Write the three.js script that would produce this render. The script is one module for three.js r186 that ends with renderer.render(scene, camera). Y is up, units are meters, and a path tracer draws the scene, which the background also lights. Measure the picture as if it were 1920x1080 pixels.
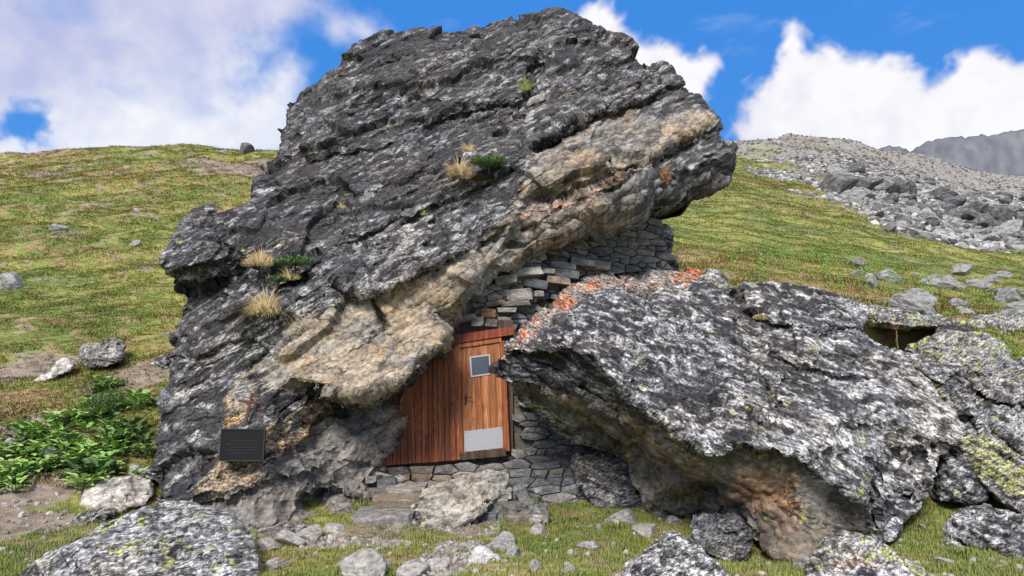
import * as THREE from 'three';
import { ConvexGeometry } from 'three/addons/geometries/ConvexGeometry.js';
import { mergeGeometries } from 'three/addons/utils/BufferGeometryUtils.js';

// ───────────────────────── camera, sky, sun, exposure ─────────────────────────
const FOCAL = 1304, EYE = 1.7, PITCH = Math.atan(200 / FOCAL);       // drawing units: a 1920 x 1080 elevation
const scene = new THREE.Scene();
const camera = new THREE.PerspectiveCamera(45, 1024 / 576, 0.1, 4000);
camera.position.set(0, EYE, 0);
camera.rotation.x = PITCH;
const renderer = new THREE.WebGLRenderer({ antialias: true });
renderer.setSize(1024, 576);
renderer.toneMapping = THREE.LinearToneMapping;
const EXPOSURE = 1.45;
renderer.toneMappingExposure = EXPOSURE;
renderer.shadowMap.enabled = true;
const sun = new THREE.DirectionalLight(0xfff8ef, 3.0);
sun.position.set(-14, 40, 34);
sun.target.position.set(0, 2, -10);
sun.castShadow = true;
sun.shadow.radius = 32;                                              // thin cloud over the sun: soft shadow edges
sun.shadow.mapSize.set(4096, 4096);
Object.assign(sun.shadow.camera, { left: -30, right: 30, top: 30, bottom: -30, near: 1, far: 140 });
scene.add(sun, sun.target);

// ───────────────────────── helpers ─────────────────────────
function rng(seed) { let a = seed >>> 0; return () => { a = (a + 0x6D2B79F5) | 0; let t = Math.imul(a ^ (a >>> 15), 1 | a); t = (t + Math.imul(t ^ (t >>> 7), 61 | t)) ^ t; return ((t ^ (t >>> 14)) >>> 0) / 4294967296; }; }
const PERM = new Uint8Array(512); { const r = rng(77), p = [...Array(256).keys()]; for (let i = 255; i > 0; i--) { const j = (r() * (i + 1)) | 0; [p[i], p[j]] = [p[j], p[i]]; } for (let i = 0; i < 512; i++) PERM[i] = p[i & 255]; }
const gr = (h, x, y, z) => { h &= 15; const u = h < 8 ? x : y, v = h < 4 ? y : h === 12 || h === 14 ? x : z; return ((h & 1) ? -u : u) + ((h & 2) ? -v : v); };
function noise(x, y, z) {
  const fx = Math.floor(x), fy = Math.floor(y), fz = Math.floor(z), X = fx & 255, Y = fy & 255, Z = fz & 255; x -= fx; y -= fy; z -= fz;
  const u = x * x * x * (x * (x * 6 - 15) + 10), v = y * y * y * (y * (y * 6 - 15) + 10), w = z * z * z * (z * (z * 6 - 15) + 10);
  const A = PERM[X] + Y, AA = PERM[A] + Z, AB = PERM[A + 1] + Z, B = PERM[X + 1] + Y, BA = PERM[B] + Z, BB = PERM[B + 1] + Z;
  const l = (a, b, t) => a + t * (b - a);
  return l(l(l(gr(PERM[AA], x, y, z), gr(PERM[BA], x - 1, y, z), u), l(gr(PERM[AB], x, y - 1, z), gr(PERM[BB], x - 1, y - 1, z), u), v),
    l(l(gr(PERM[AA + 1], x, y, z - 1), gr(PERM[BA + 1], x - 1, y, z - 1), u), l(gr(PERM[AB + 1], x, y - 1, z - 1), gr(PERM[BB + 1], x - 1, y - 1, z - 1), u), v), w);
}
function fbm(x, y, z, n = 4, g = 0.5) { let s = 0, a = 1, t = 0; for (let i = 0; i < n; i++) { s += a * noise(x, y, z); t += a; a *= g; x = x * 2.03 + 5.1; y = y * 2.03 + 1.7; z = z * 2.03 + 9.2; } return s / t; }
const clamp = (x, a = 0, b = 1) => Math.min(b, Math.max(a, x));
const ss = (a, b, x) => { const t = clamp((x - a) / (b - a)); return t * t * (3 - 2 * t); };
const mix = (a, b, t) => a + (b - a) * t;
const mix3 = (a, b, t) => [mix(a[0], b[0], t), mix(a[1], b[1], t), mix(a[2], b[2], t)];
function hash3(x, y, z, s) { let h = (Math.imul(x, 374761393) ^ Math.imul(y, 668265263) ^ Math.imul(z, 2147483647) ^ Math.imul(s, 1274126177)) | 0; h = Math.imul(h ^ (h >>> 13), 1274126177); return ((h ^ (h >>> 16)) >>> 0) / 4294967296; }
const CP = Math.cos(PITCH), SP = Math.sin(PITCH);
const elev = (py) => (SP * FOCAL + CP * (540 - py)) / (CP * FOCAL - SP * (540 - py));     // rise per metre of distance
function at(px, py, D) { const z = CP * FOCAL - SP * (540 - py), s = D / z; return new THREE.Vector3((px - 960) * s, EYE + (SP * FOCAL + CP * (540 - py)) * s, -D); }
const taken = {};
function numbered(n) { if (!(n in taken)) { taken[n] = 0; return n; } taken[n]++; return `${n}_${String(taken[n]).padStart(3, '0')}`; }
function tag(o, label, category, group, kind) { o.userData.label = label; if (category) o.userData.category = category; if (group) o.userData.group = group; if (kind) o.userData.kind = kind; return o; }
function add(o) { o.traverse((m) => { if (m.isMesh) { m.castShadow = true; m.receiveShadow = true; } }); scene.add(o); return o; }
function distSeg(px, py, ax, ay, bx, by) { const dx = bx - ax, dy = by - ay, t = clamp(((px - ax) * dx + (py - ay) * dy) / (dx * dx + dy * dy || 1)); const qx = ax + t * dx - px, qy = ay + t * dy - py; return [Math.hypot(qx, qy), t, dx * (py - ay) - dy * (px - ax)]; }
function inPoly(poly, x, y) { let c = false; for (let i = 0, j = poly.length - 1; i < poly.length; j = i++) { const a = poly[i], b = poly[j]; if ((a[1] > y) !== (b[1] > y) && x < (b[0] - a[0]) * (y - a[1]) / (b[1] - a[1]) + a[0]) c = !c; } return c; }
function sdPoly(poly, x, y) { let d = 1e9; for (let i = 0, j = poly.length - 1; i < poly.length; j = i++) d = Math.min(d, distSeg(x, y, poly[j][0], poly[j][1], poly[i][0], poly[i][1])[0]); return inPoly(poly, x, y) ? d : -d; }

// ───────────────────────── sky (air and clouds) ─────────────────────────
{
  const W = 4096, H = 2048, data = new Float32Array(W * H * 4);
  const C1 = [[-500, -300], [560, -80], [625, 0], [690, 45], [715, 62], [690, 78], [640, 72], [600, 45], [545, 62], [470, 95], [478, 150], [520, 135], [545, 108], [575, 118], [562, 160], [610, 340], [-500, 340]];
  const C2 = [[1060, 40], [1085, 25], [1110, 8], [1150, 3], [1163, 35], [1200, 80], [1232, 80], [1258, 84], [1290, 92], [1312, 92], [1342, 108], [1352, 130], [1335, 165], [1300, 215], [1150, 220]];
  const C3 = [[1372, 262], [1390, 195], [1405, 165], [1445, 135], [1458, 105], [1468, 52], [1488, 42], [1512, 70], [1520, 84], [1575, 84], [1592, 105], [1650, 107], [1690, 106], [1720, 122], [1742, 158], [1765, 140], [1790, 112], [1830, 95], [1890, 98], [1910, 118], [1935, 122], [2150, 60], [2400, 110], [2400, 340], [1372, 340]];
  const px2 = (x, y, z) => { const f = y * SP - z * CP, u = y * CP + z * SP; return f > 0.15 ? [960 + x / f * FOCAL, 540 - u / f * FOCAL] : null; };
  for (let j = 0; j < H; j++) {
    const el = ((j + 0.5) / H - 0.5) * Math.PI, cy = Math.sin(el), ch = Math.cos(el);
    for (let i = 0; i < W; i++) {
      const az = ((i + 0.5) / W - 0.5) * 2 * Math.PI;
      const x = ch * Math.cos(az), z = ch * Math.sin(az), y = cy;
      const k = (j * W + i) * 4;
      const h = clamp(Math.max(0, y) / 0.75), g = Math.pow(1 - h, 2.2);
      let c = [mix(0.045, 0.14, g), mix(0.25, 0.42, g), mix(0.76, 0.92, g)];
      if (y > -0.05) {
        let cover = 0, tone = 0.5;
        const q = px2(x, y, z), inside = q ? Math.min(ss(-900, -450, q[0]), 1 - ss(2350, 2700, q[0]), ss(-700, -280, q[1])) : 0;
        const s = 1 / Math.max(0.16, y + 0.12), wx = x * s, wz = z * s;
        if (inside > 0) {
          const [u, v] = q;
          const near = (u > -600 && u < 2450 && v > -350 && v < 420);
          if (near) {
            const b1 = fbm(x * 7, y * 7, z * 7, 6, 0.55), b2 = fbm(x * 22 + 3, y * 22, z * 22, 5, 0.55), bill = Math.abs(noise(x * 26, y * 26, z * 26)) + 0.5 * Math.abs(noise(x * 55, y * 55, z * 55)) + 0.25 * Math.abs(noise(x * 120, y * 120, z * 120));
            const e = (P) => { const d = sdPoly(P, u, v); return d; };
            const hole = Math.hypot((u - 40 + b1 * 60) / 34, (v - 232 + b2 * 40) / 26) - 1 + b2 * 2.4 + b1 * 1.2 + fbm(x * 50, y * 50, z * 50, 3) * 1.3;
            let d1 = e(C1) + b1 * 80 + b2 * 45; let a1 = ss(-45, 60, d1) * (0.80 + 0.2 * ss(-0.4, 0.25, b1 + 0.3 * b2)) * ss(-0.7, 1.0, hole);
            const thin = ss(0.10, 0.40, fbm(x * 9 + 4, y * 16, z * 9, 4)) * 0.25; a1 *= 1 - thin;
            const d2 = e(C2) + (0.42 - bill) * 26 + b2 * 16, d3 = e(C3) + (0.42 - bill) * 30 + b2 * 18;
            const a2 = ss(-12, 20, d2), a3 = ss(-12, 22, d3);
            const wisp = ss(0.16, 0.5, fbm(x * 8, y * 26, z * 8 + 7, 5, 0.6)) * 0.10;
            cover = 1 - (1 - a1) * (1 - a2) * (1 - a3) * (1 - wisp * (u > 700 ? 1 : 0.4));
            // lavender-grey body of the near cloud, bright cumulus heads
            const t1 = ss(60, 250, v + 0.18 * u - 40 + b1 * 160);
            tone = Math.max(a2, a3) > a1 ? 0.66 + 0.36 * ss(0, 34, Math.max(d2, d3)) + b2 * 0.5 + b1 * 0.3 - 0.34 * ss(150, 300, v + b1 * 150 - Math.abs(u - 1700) * 0.0) * ss(1800, 1380, u) : 0.16 + 0.72 * t1 + b2 * 0.35;
          }
          cover *= inside;
        }
        if (inside < 1) {
          const n1 = fbm(wx * 0.9 + 3.3, 0.4, wz * 0.9 + 8.1, 6, 0.55), a = ss(-0.06, 0.16, n1 + 0.02) * (1 - inside);
          tone = mix(0.35 + 0.5 * ss(-0.2, 0.3, fbm(wx * 2, 3.1, wz * 2, 4)), tone, inside); cover = cover + a * (1 - cover);
        }
        const cl = mix3([0.56, 0.575, 0.80], [0.97, 0.97, 1.0], clamp(tone));
        c = mix3(c, cl, clamp(cover));
      } else c = [0.20, 0.21, 0.18];
      data[k] = c[0] / EXPOSURE; data[k + 1] = c[1] / EXPOSURE; data[k + 2] = c[2] / EXPOSURE; data[k + 3] = 1;
    }
  }
  const sky = new THREE.DataTexture(data, W, H, THREE.RGBAFormat, THREE.FloatType);
  sky.mapping = THREE.EquirectangularReflectionMapping; sky.magFilter = THREE.LinearFilter; sky.minFilter = THREE.LinearFilter; sky.wrapS = THREE.RepeatWrapping; sky.needsUpdate = true;
  scene.background = sky; scene.environment = sky;
}

// ───────────────────────── terrain ─────────────────────────
// columns: bearing (in drawing units at distance), then [distance, height] with height given or read from the elevation
const Y = (D, py) => EYE + D * elev(py);
const COLS = [
  [-1400, [[6, 0], [9, 0.9], [14, 2.6], [30, 9], [60, 22], [90, 26], [300, 40]]],
  [-300, [[6.5, 0], [9, 0.55], [14, Y(14, 688)], [30, Y(30, 470)], [60, Y(60, 303)], [66, Y(66, 302)], [100, Y(60, 303) + 1], [300, 30]]],
  [0, [[6.5, 0], [8.5, 0.28], [14, Y(14, 705)], [30, Y(30, 480)], [60, Y(60, 299)], [66, Y(66, 298)], [100, Y(60, 299) + 1], [300, 30]]],
  [160, [[6.5, 0], [9, 0.30], [14, Y(14, 700)], [30, Y(30, 475)], [60, Y(60, 288)], [66, Y(66, 288)], [100, Y(60, 288) + 1], [300, 30]]],
  [330, [[6.5, 0], [9, 0.22], [14, Y(14, 690)], [30, Y(30, 470)], [60, Y(60, 283)], [66, Y(66, 283)], [100, Y(60, 283) + 1], [300, 30]]],
  [500, [[6.5, 0], [8.5, 0.02], [10, 0.2], [14, Y(14, 680)], [30, Y(30, 470)], [60, Y(60, 289)], [66, Y(66, 290)], [100, Y(60, 290) + 1], [300, 30]]],
  [800, [[7, 0], [9, 0.02], [10, 0.1], [12.5, 0.5], [16, 2.4], [30, Y(30, 460)], [60, Y(60, 310)], [100, Y(60, 310) + 6], [300, 40]]],
  [1000, [[7, 0], [9, 0.02], [10, 0.04], [12.5, 0.4], [16, 2.8], [30, Y(30, 445)], [60, Y(60, 330)], [100, Y(100, 290)], [300, 60]]],
  [1250, [[7, 0], [9, 0], [10.5, 0.1], [13, 1.9], [16, Y(16, 520)], [30, Y(30, 428)], [60, Y(60, 345)], [100, Y(100, 302)], [150, Y(150, 290)], [300, 70]]],
  [1400, [[7, 0], [9, 0], [11, 0.9], [13, 2.3], [15, Y(15, 548)], [30, Y(30, 438)], [60, Y(60, 352)], [100, Y(100, 306)], [160, Y(160, 281)], [210, Y(160, 281) + 4], [400, 60]]],
  [1500, [[7, 0], [9, 0.1], [11, 0.9], [13, 2.3], [15, Y(15, 552)], [30, Y(30, 455)], [60, Y(60, 372)], [100, Y(100, 315)], [180, Y(180, 256)], [190, Y(190, 256)], [260, Y(180, 256) - 2], [400, 60]]],
  [1590, [[7, 0], [9, 0.1], [11, 0.9], [13, 2.3], [15, Y(15, 556)], [30, Y(30, 465)], [60, Y(60, 385)], [100, Y(100, 325)], [180, Y(180, 266)], [190, Y(190, 266)], [260, Y(180, 266) - 2], [400, 60]]],
  [1700, [[7, 0], [8.5, 0.1], [10, 0.75], [12, Y(12, 632)], [16, Y(16, 560)], [30, Y(30, 482)], [60, Y(60, 405)], [100, Y(100, 345)], [180, Y(180, 287)], [190, Y(190, 287)], [260, Y(180, 287) - 2], [400, 60]]],
  [1920, [[7, 0], [8.5, 0.1], [10, 0.7], [12, Y(12, 645)], [16, Y(16, 578)], [30, Y(30, 508)], [60, Y(60, 442)], [100, Y(100, 392)], [180, Y(180, 335)], [190, Y(190, 335)], [260, Y(180, 335) - 2], [400, 60]]],
  [2400, [[7, 0], [9, 0.1], [12, 0.8], [16, Y(16, 620)], [30, Y(30, 560)], [60, Y(60, 510)], [100, Y(100, 460)], [180, Y(180, 400)], [260, 70], [400, 70]]],
  [3600, [[7, 0], [16, 0.4], [30, 2], [60, 8], [100, 18], [260, 50], [400, 60]]],
].map(([u, L]) => [Math.atan((u - 960) / FOCAL), [[0, 0], ...L, [2600, 60]]]);
function colH(L, D) { if (D <= 0) return 0; for (let i = 1; i < L.length; i++) if (D <= L[i][0]) { const a = L[i - 1], b = L[i], p = L[i - 2] ?? a, n = L[i + 1] ?? b; const m0 = (b[1] - p[1]) / (b[0] - p[0] || 1), m1 = (n[1] - a[1]) / (n[0] - a[0]), h = b[0] - a[0], t = (D - a[0]) / h, t2 = t * t, t3 = t2 * t; return (2 * t3 - 3 * t2 + 1) * a[1] + (t3 - 2 * t2 + t) * h * m0 + (-2 * t3 + 3 * t2) * b[1] + (t3 - t2) * h * m1; } return L[L.length - 1][1]; }
const dips = [[...at(1690, 618, 12.4).toArray(), 1.0, 0.75], [...at(1690, 640, 11.2).toArray(), 0.7, 0.4]];
function ground(x, z) {
  const r = Math.hypot(x, z), a = Math.atan2(x, -z);
  let y;
  const A0 = COLS[0][0], A1 = COLS[COLS.length - 1][0], ac = clamp(a, A0, A1);
  let i = 1; while (i < COLS.length - 1 && COLS[i][0] < ac) i++;
  const [a0, L0] = COLS[i - 1], [a1, L1] = COLS[i], t = clamp((ac - a0) / (a1 - a0)), w = t * t * (3 - 2 * t);
  const D = r * Math.cos(ac);
  y = mix(colH(L0, D), colH(L1, D), mix(t, w, 0.5));
  const back = Math.max(ss(A1, A1 + 0.7, a), ss(-A0, -A0 + 0.7, -a));
  y = mix(y, -0.02 * r, back);
  const rough = ss(9, 40, r);
  y += noise(x * 0.45, 3.2, z * 0.45) * mix(0.07, 0.22, rough) + noise(x * 1.3, 7.2, z * 1.3) * mix(0.05, 0.09, rough) + noise(x * 4, 1.2, z * 4) * 0.025 * (r < 60 ? 1 : 0);
  if (r > 20) y += (fbm(x * 0.09, 5.5, z * 0.09, 4) * 1.1) * ss(20, 60, r) + fbm(x * 0.03, 8.5, z * 0.03, 4) * 5 * ss(75, 140, r) ;
  for (const d of dips) y -= d[4] * Math.exp(-((x - d[0]) ** 2 + (z - d[2]) ** 2) / (d[3] * d[3]));
  return y;
}
const onGround = (px, D) => { const x = (px - 960) / FOCAL * D * 1.0, v = new THREE.Vector3(x, 0, -D); v.y = ground(v.x, v.z); return v; };
// bare soil, read on the ground as [bearing, distance, radius m]
const DIRT = [[40, 9.2, 0.95], [90, 8.4, 0.6], [20, 8.2, 0.7], [440, 52, 4.5], [360, 55, 2.5], [50, 52, 2.5], [110, 33, 0.9], [270, 27, 0.7], [870, 8.3, 0.33], [890, 9.0, 0.33], [905, 9.5, 0.3], [850, 7.7, 0.4], [640, 8.4, 0.4], [720, 8.3, 0.35], [560, 8.6, 0.3], [90, 11.5, 0.8], [240, 13.5, 1.0], [60, 14.5, 1.2], [820, 7.2, 0.4], [1800, 8.3, 0.25], [700, 7.4, 0.3]].map(([u, D, r]) => [(u - 960) / FOCAL * D, -D, r]);
const soil = (x, z) => { let m = 0; for (const d of DIRT) m = Math.max(m, 1 - Math.hypot(x - d[0], (z - d[1])) / d[2]); return m; };
// how much loose scree covers the slope
function scree(x, z) {
  const D = -z, t = x / Math.max(1, D);
  if (D < 24) return 0;
  const u = 960 + t * FOCAL, n = fbm(x * 0.07, 2.2, z * 0.07, 4) * 1.2;
  const edge = mix(1620, 1440, ss(45, 95, D)) + (D > 110 ? -40 : 0);          // the field of blocks reaches further left higher up
  let s = ss(-60, 120, u - edge + n * 260 - 20) * ss(39, 50, D + n * 7);
  s = Math.max(s, ss(105, 135, D + n * 25) * ss(1180, 1420, u));
  return s;
}
function groundColor(x, y, z) {
  const r = Math.hypot(x, z), n1 = fbm(x * 0.35, 1.5, z * 0.35, 4), n2 = fbm(x * 2.1, 4.5, z * 2.1, 4), n3 = noise(x * 9, 2.5, z * 9), n4 = fbm(x * 0.06 + 7, 2.4, z * 0.06, 3);
  let c = mix3([0.15, 0.195, 0.042], [0.32, 0.315, 0.085], ss(-0.35, 0.4, n1 + 0.5 * n2));
  c = mix3(c, [0.32, 0.215, 0.10], ss(0.06, 0.36, n2 * 0.8 + n4 * 0.7 + ss(30, 60, r) * (x < 0 ? 0.22 : 0.04)));     // dry, rusty turf
  const bare = ss(0.18, 0.34, fbm(x * 0.5 + 30, 6.1, z * 0.5, 4) + 0.25 * n2 + (x < 0 ? ss(38, 58, r) * 0.12 : 0) - 0.06);
  c = mix3(c, mix3([0.20, 0.165, 0.125], [0.30, 0.26, 0.21], clamp(0.5 + n3)), bare * 0.9);
  const so = ss(0.0, 0.35, soil(x, z) + n2 * 0.45);
  c = mix3(c, mix3([0.18, 0.135, 0.10], [0.30, 0.24, 0.19], clamp(0.5 + n3 + n2)), so);
  const sc = scree(x, z);
  if (sc > 0) { const g = mix3([0.22, 0.215, 0.21], [0.36, 0.35, 0.335], clamp(0.5 + n3 * 0.8 + n2 * 0.7)); c = mix3(c, mix3(mix3(g, [0.25, 0.225, 0.19], ss(90, 130, r) * 0.6), [0.25, 0.205, 0.10], ss(0.02, 0.3, fbm(x * 0.035, 9.5, z * 0.035, 4) + n2 * 0.2) * 0.75), sc); }
  const k = 0.88 + 0.24 * clamp(0.5 + n3);
  return [c[0] * k, c[1] * k, c[2] * k];
}
{
  const A = [], R = [];
  for (let a = -Math.PI; a < -0.86; a += 0.06) A.push(a);
  for (let i = 0; i <= 560; i++) A.push(-0.84 + 1.68 * i / 560);
  for (let a = 0.88; a < Math.PI - 0.03; a += 0.06) A.push(a); A.push(Math.PI);
  R.push(0.2, 1, 2, 3, 4); let r = 4.6; while (r < 2600) { R.push(r); r *= r < 110 ? 1.0088 : r < 270 ? 1.016 : 1.12; }
  const pos = [], col = [], idx = [], nA = A.length;
  for (const q of R) for (const a of A) { const x = q * Math.sin(a), z = -q * Math.cos(a), y = ground(x, z); pos.push(x, y, z); col.push(...groundColor(x, y, z)); }
  for (let j = 0; j < R.length - 1; j++) for (let i = 0; i < nA - 1; i++) { const k = j * nA + i; idx.push(k, k + 1, k + nA, k + 1, k + nA + 1, k + nA); }
  const g = new THREE.BufferGeometry(); g.setAttribute('position', new THREE.Float32BufferAttribute(pos, 3)); g.setAttribute('color', new THREE.Float32BufferAttribute(col, 3)); g.setIndex(idx); g.computeVertexNormals();
  const m = new THREE.Mesh(g, new THREE.MeshStandardMaterial({ vertexColors: true, roughness: 1 })); m.name = 'ground'; m.userData.kind = 'structure'; tag(m, 'green and brown alpine slope with turf and soil'); add(m);
}
// far mountain ridge
{
  const top = [[1300, 330], [1560, 300], [1640, 290], [1680, 279], [1708, 272], [1740, 283], [1768, 271], [1800, 258], [1830, 259], [1870, 255], [1920, 250], [2050, 235], [2300, 250], [2600, 300], [3000, 360]];
  const pos = [], col = [], idx = [], N = 260, M = 70;
  for (let j = 0; j <= M; j++) for (let i = 0; i <= N; i++) {
    const u = 1300 + 1700 * i / N; let k = 1; while (top[k][0] < u && k < top.length - 1) k++; const t = (u - top[k - 1][0]) / (top[k][0] - top[k - 1][0]);
    const f = j / M, D = 700 - 260 * (1 - f) - 40 * 0, Yt = Y(700, mix(top[k - 1][1], top[k][1], t));
    const x = (u - 960) / FOCAL * D, gully = fbm(u * 0.035, f * 1.5, 2.2, 5, 0.6);
    pos.push(x, mix(60, Yt, f) + gully * 26 * (1 - f * 0.8) + fbm(u * 0.09, f * 9, 1, 4) * 5, -D);
    const c = mix3([0.085, 0.093, 0.112], [0.18, 0.188, 0.208], clamp(0.5 + fbm(u * 0.05, f * 6, 6, 5) * 1.3)); col.push(...c);
  }
  for (let j = 0; j < M; j++) for (let i = 0; i < N; i++) { const k = j * (N + 1) + i; idx.push(k, k + 1, k + N + 1, k + 1, k + N + 2, k + N + 1); }
  const b0 = pos.length / 3;
  for (let i = 0; i <= N; i++) { const k = (M * (N + 1) + i) * 3; pos.push(pos[k] * 1.4, 40, pos[k + 2] * 1.4); col.push(0.2, 0.2, 0.2); }
  for (let i = 0; i < N; i++) { const k = M * (N + 1) + i; idx.push(k, k + 1, b0 + i, k + 1, b0 + i + 1, b0 + i); }
  const g = new THREE.BufferGeometry(); g.setAttribute('position', new THREE.Float32BufferAttribute(pos, 3)); g.setAttribute('color', new THREE.Float32BufferAttribute(col, 3)); g.setIndex(idx); g.computeVertexNormals();
  const m = new THREE.Mesh(g, new THREE.MeshStandardMaterial({ vertexColors: true, roughness: 1 })); m.name = 'mountain_ridge'; m.userData.kind = 'structure'; tag(m, 'bare grey mountain ridge far behind the scree slope'); add(m);
}

// ───────────────────────── rock modelling ─────────────────────────
function delaunay(P) {
  const pts = P.map((p, i) => [p[0] + 0.013 * Math.sin(i * 12.9), p[1] + 0.013 * Math.cos(i * 7.7)]), n = pts.length;
  pts.push([-1e5, -1e5], [1e5, -1e5], [0, 1.5e5]);
  const circ = (a, b, c) => { const [ax, ay] = pts[a], [bx, by] = pts[b], [cx, cy] = pts[c], d = 2 * (ax * (by - cy) + bx * (cy - ay) + cx * (ay - by)); const x = ((ax * ax + ay * ay) * (by - cy) + (bx * bx + by * by) * (cy - ay) + (cx * cx + cy * cy) * (ay - by)) / d, y = ((ax * ax + ay * ay) * (cx - bx) + (bx * bx + by * by) * (ax - cx) + (cx * cx + cy * cy) * (bx - ax)) / d; return { v: [a, b, c], x, y, r: (ax - x) ** 2 + (ay - y) ** 2 }; };
  let T = [circ(n, n + 1, n + 2)];
  for (let i = 0; i < n; i++) {
    const E = new Map(), keep = [];
    for (const t of T) { if ((pts[i][0] - t.x) ** 2 + (pts[i][1] - t.y) ** 2 < t.r) for (let k = 0; k < 3; k++) { const a = t.v[k], b = t.v[(k + 1) % 3], key = Math.min(a, b) * 4096 + Math.max(a, b); E.has(key) ? E.set(key, null) : E.set(key, [a, b]); } else keep.push(t); }
    for (const e of E.values()) if (e) keep.push(circ(e[0], e[1], i)); T = keep;
  }
  return T.map((t) => t.v).filter((v) => v.every((k) => k < n));
}
// layered breakage: slabs along the foliation, each split by joints at its own offsets, every block a little proud or back
function blocky(a, b, c, seed, wd = 0.16) {
  const i = Math.floor(c), steep = (t) => clamp((t - 0.5) / wd + 0.5), slab = (i) => {
    const u = a + hash3(i, 1, 7, seed) * 9, v = b + hash3(i, 2, 5, seed) * 9, x = Math.floor(u), y = Math.floor(v), s = steep(u - x), t = steep(v - y);
    return mix(mix(hash3(x, y, i, seed), hash3(x + 1, y, i, seed), s), mix(hash3(x, y + 1, i, seed), hash3(x + 1, y + 1, i, seed), s), t); };
  const f = c - i, n = f < 0.5 ? i : i + 1, u = a + hash3(n, 1, 7, seed) * 9, v = b + hash3(n, 2, 5, seed) * 9;
  return [mix(slab(i), slab(i + 1), steep(f)), Math.abs(f - 0.5), Math.min(Math.abs(u - Math.floor(u) - 0.5), Math.abs(v - Math.floor(v) - 0.5)), hash3(i, 4, 4, seed)];
}
function frame(nx, ny, nz, lx, ly, lz) { const N = new THREE.Vector3(nx, ny, nz).normalize(), U = new THREE.Vector3(lx, ly, lz); U.addScaledVector(N, -U.dot(N)).normalize(); const V = new THREE.Vector3().crossVectors(N, U); return { N, U, V }; }
function jitterOutline(poly, seed, amp) {
  const r = rng(seed); let P = poly.map((p) => [p[0], p[1]]);
  for (let it = 0; it < 3; it++) { const Q = []; for (let i = 0; i < P.length; i++) { const a = P[i], b = P[(i + 1) % P.length], dx = b[0] - a[0], dy = b[1] - a[1], L = Math.hypot(dx, dy); Q.push(a); if (L > 5) { const o = (r() - 0.5) * Math.min(L * 0.22, 7) * amp, m = 0.4 + 0.2 * r(); Q.push([a[0] + dx * m - dy / L * o, a[1] + dy * m + dx / L * o]); } } P = Q; }
  return P;
}
function tex(w, h, fn, srgb = true) { const d = new Uint8Array(w * h * 4); for (let j = 0; j < h; j++) for (let i = 0; i < w; i++) { const c = fn(i / w, j / h, i, j), k = (j * w + i) * 4; d[k] = clamp(c[0], 0, 255); d[k + 1] = clamp(c[1], 0, 255); d[k + 2] = clamp(c[2], 0, 255); d[k + 3] = 255; } const t = new THREE.DataTexture(d, w, h); t.wrapS = t.wrapT = THREE.MirroredRepeatWrapping; t.magFilter = THREE.LinearFilter; t.minFilter = THREE.LinearMipmapLinearFilter; t.generateMipmaps = true; if (srgb) t.colorSpace = THREE.SRGBColorSpace; t.needsUpdate = true; return t; }
// crust of lichen and mineral grain, 2.2 m across: specks, flakes and thin cracks along the layers
const grainN = (u, v) => { const k = fbm(u * 18, v * 40, 1.5, 4, 0.65), sp = fbm(u * 70, v * 110, 3.5, 3, 0.75), cr = Math.abs(fbm(u * 7 + 3, v * 22, 7.5, 4, 0.6)); return [k, sp, cr]; };
const GRAIN = tex(1024, 1024, (u, v) => { const [k, sp, cr] = grainN(u, v); let g = 180 + k * 150 + sp * 260; g *= mix(0.5, 1, ss(0.0, 0.035, cr)); return [g, g * 0.995, g * 0.985]; });
const GRAINB = tex(1024, 1024, (u, v) => { const [k, sp, cr] = grainN(u, v); const g = 128 + k * 120 + sp * 50 - 70 * (1 - ss(0, 0.05, cr)); return [g, g, g]; }, false);
const ROCK = new THREE.MeshStandardMaterial({ vertexColors: true, roughness: 0.88, map: GRAIN, bumpMap: GRAINB, bumpScale: 0.02, flatShading: true });
const GRAINC = tex(512, 512, (u, v) => { const k = fbm(u * 9, v * 14, 11.5, 4, 0.6), sp = fbm(u * 40, v * 52, 13.5, 3, 0.7), cr = Math.abs(fbm(u * 4 + 3, v * 9, 17.5, 4, 0.6)); const g = (200 + k * 90 + sp * 100) * mix(0.5, 1, ss(0.0, 0.018, cr)); return [g, g * 0.99, g * 0.975]; });
const GRAINCB = tex(512, 512, (u, v) => { const g = 140 + fbm(u * 9, v * 14, 11.5, 4, 0.6) * 100 + fbm(u * 40, v * 52, 13.5, 3, 0.7) * 40 - 80 * (1 - ss(0, 0.03, Math.abs(fbm(u * 4 + 3, v * 9, 17.5, 4, 0.6)))); return [g, g, g]; }, false);
const CLEAN = new THREE.MeshStandardMaterial({ vertexColors: true, roughness: 0.85, map: GRAINC, bumpMap: GRAINCB, bumpScale: 0.014, flatShading: true });
const UVX = new THREE.Vector3(0.93, 0.36, -0.05).normalize(), UVY = new THREE.Vector3(-0.40, 0.86, -0.32).normalize();
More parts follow.
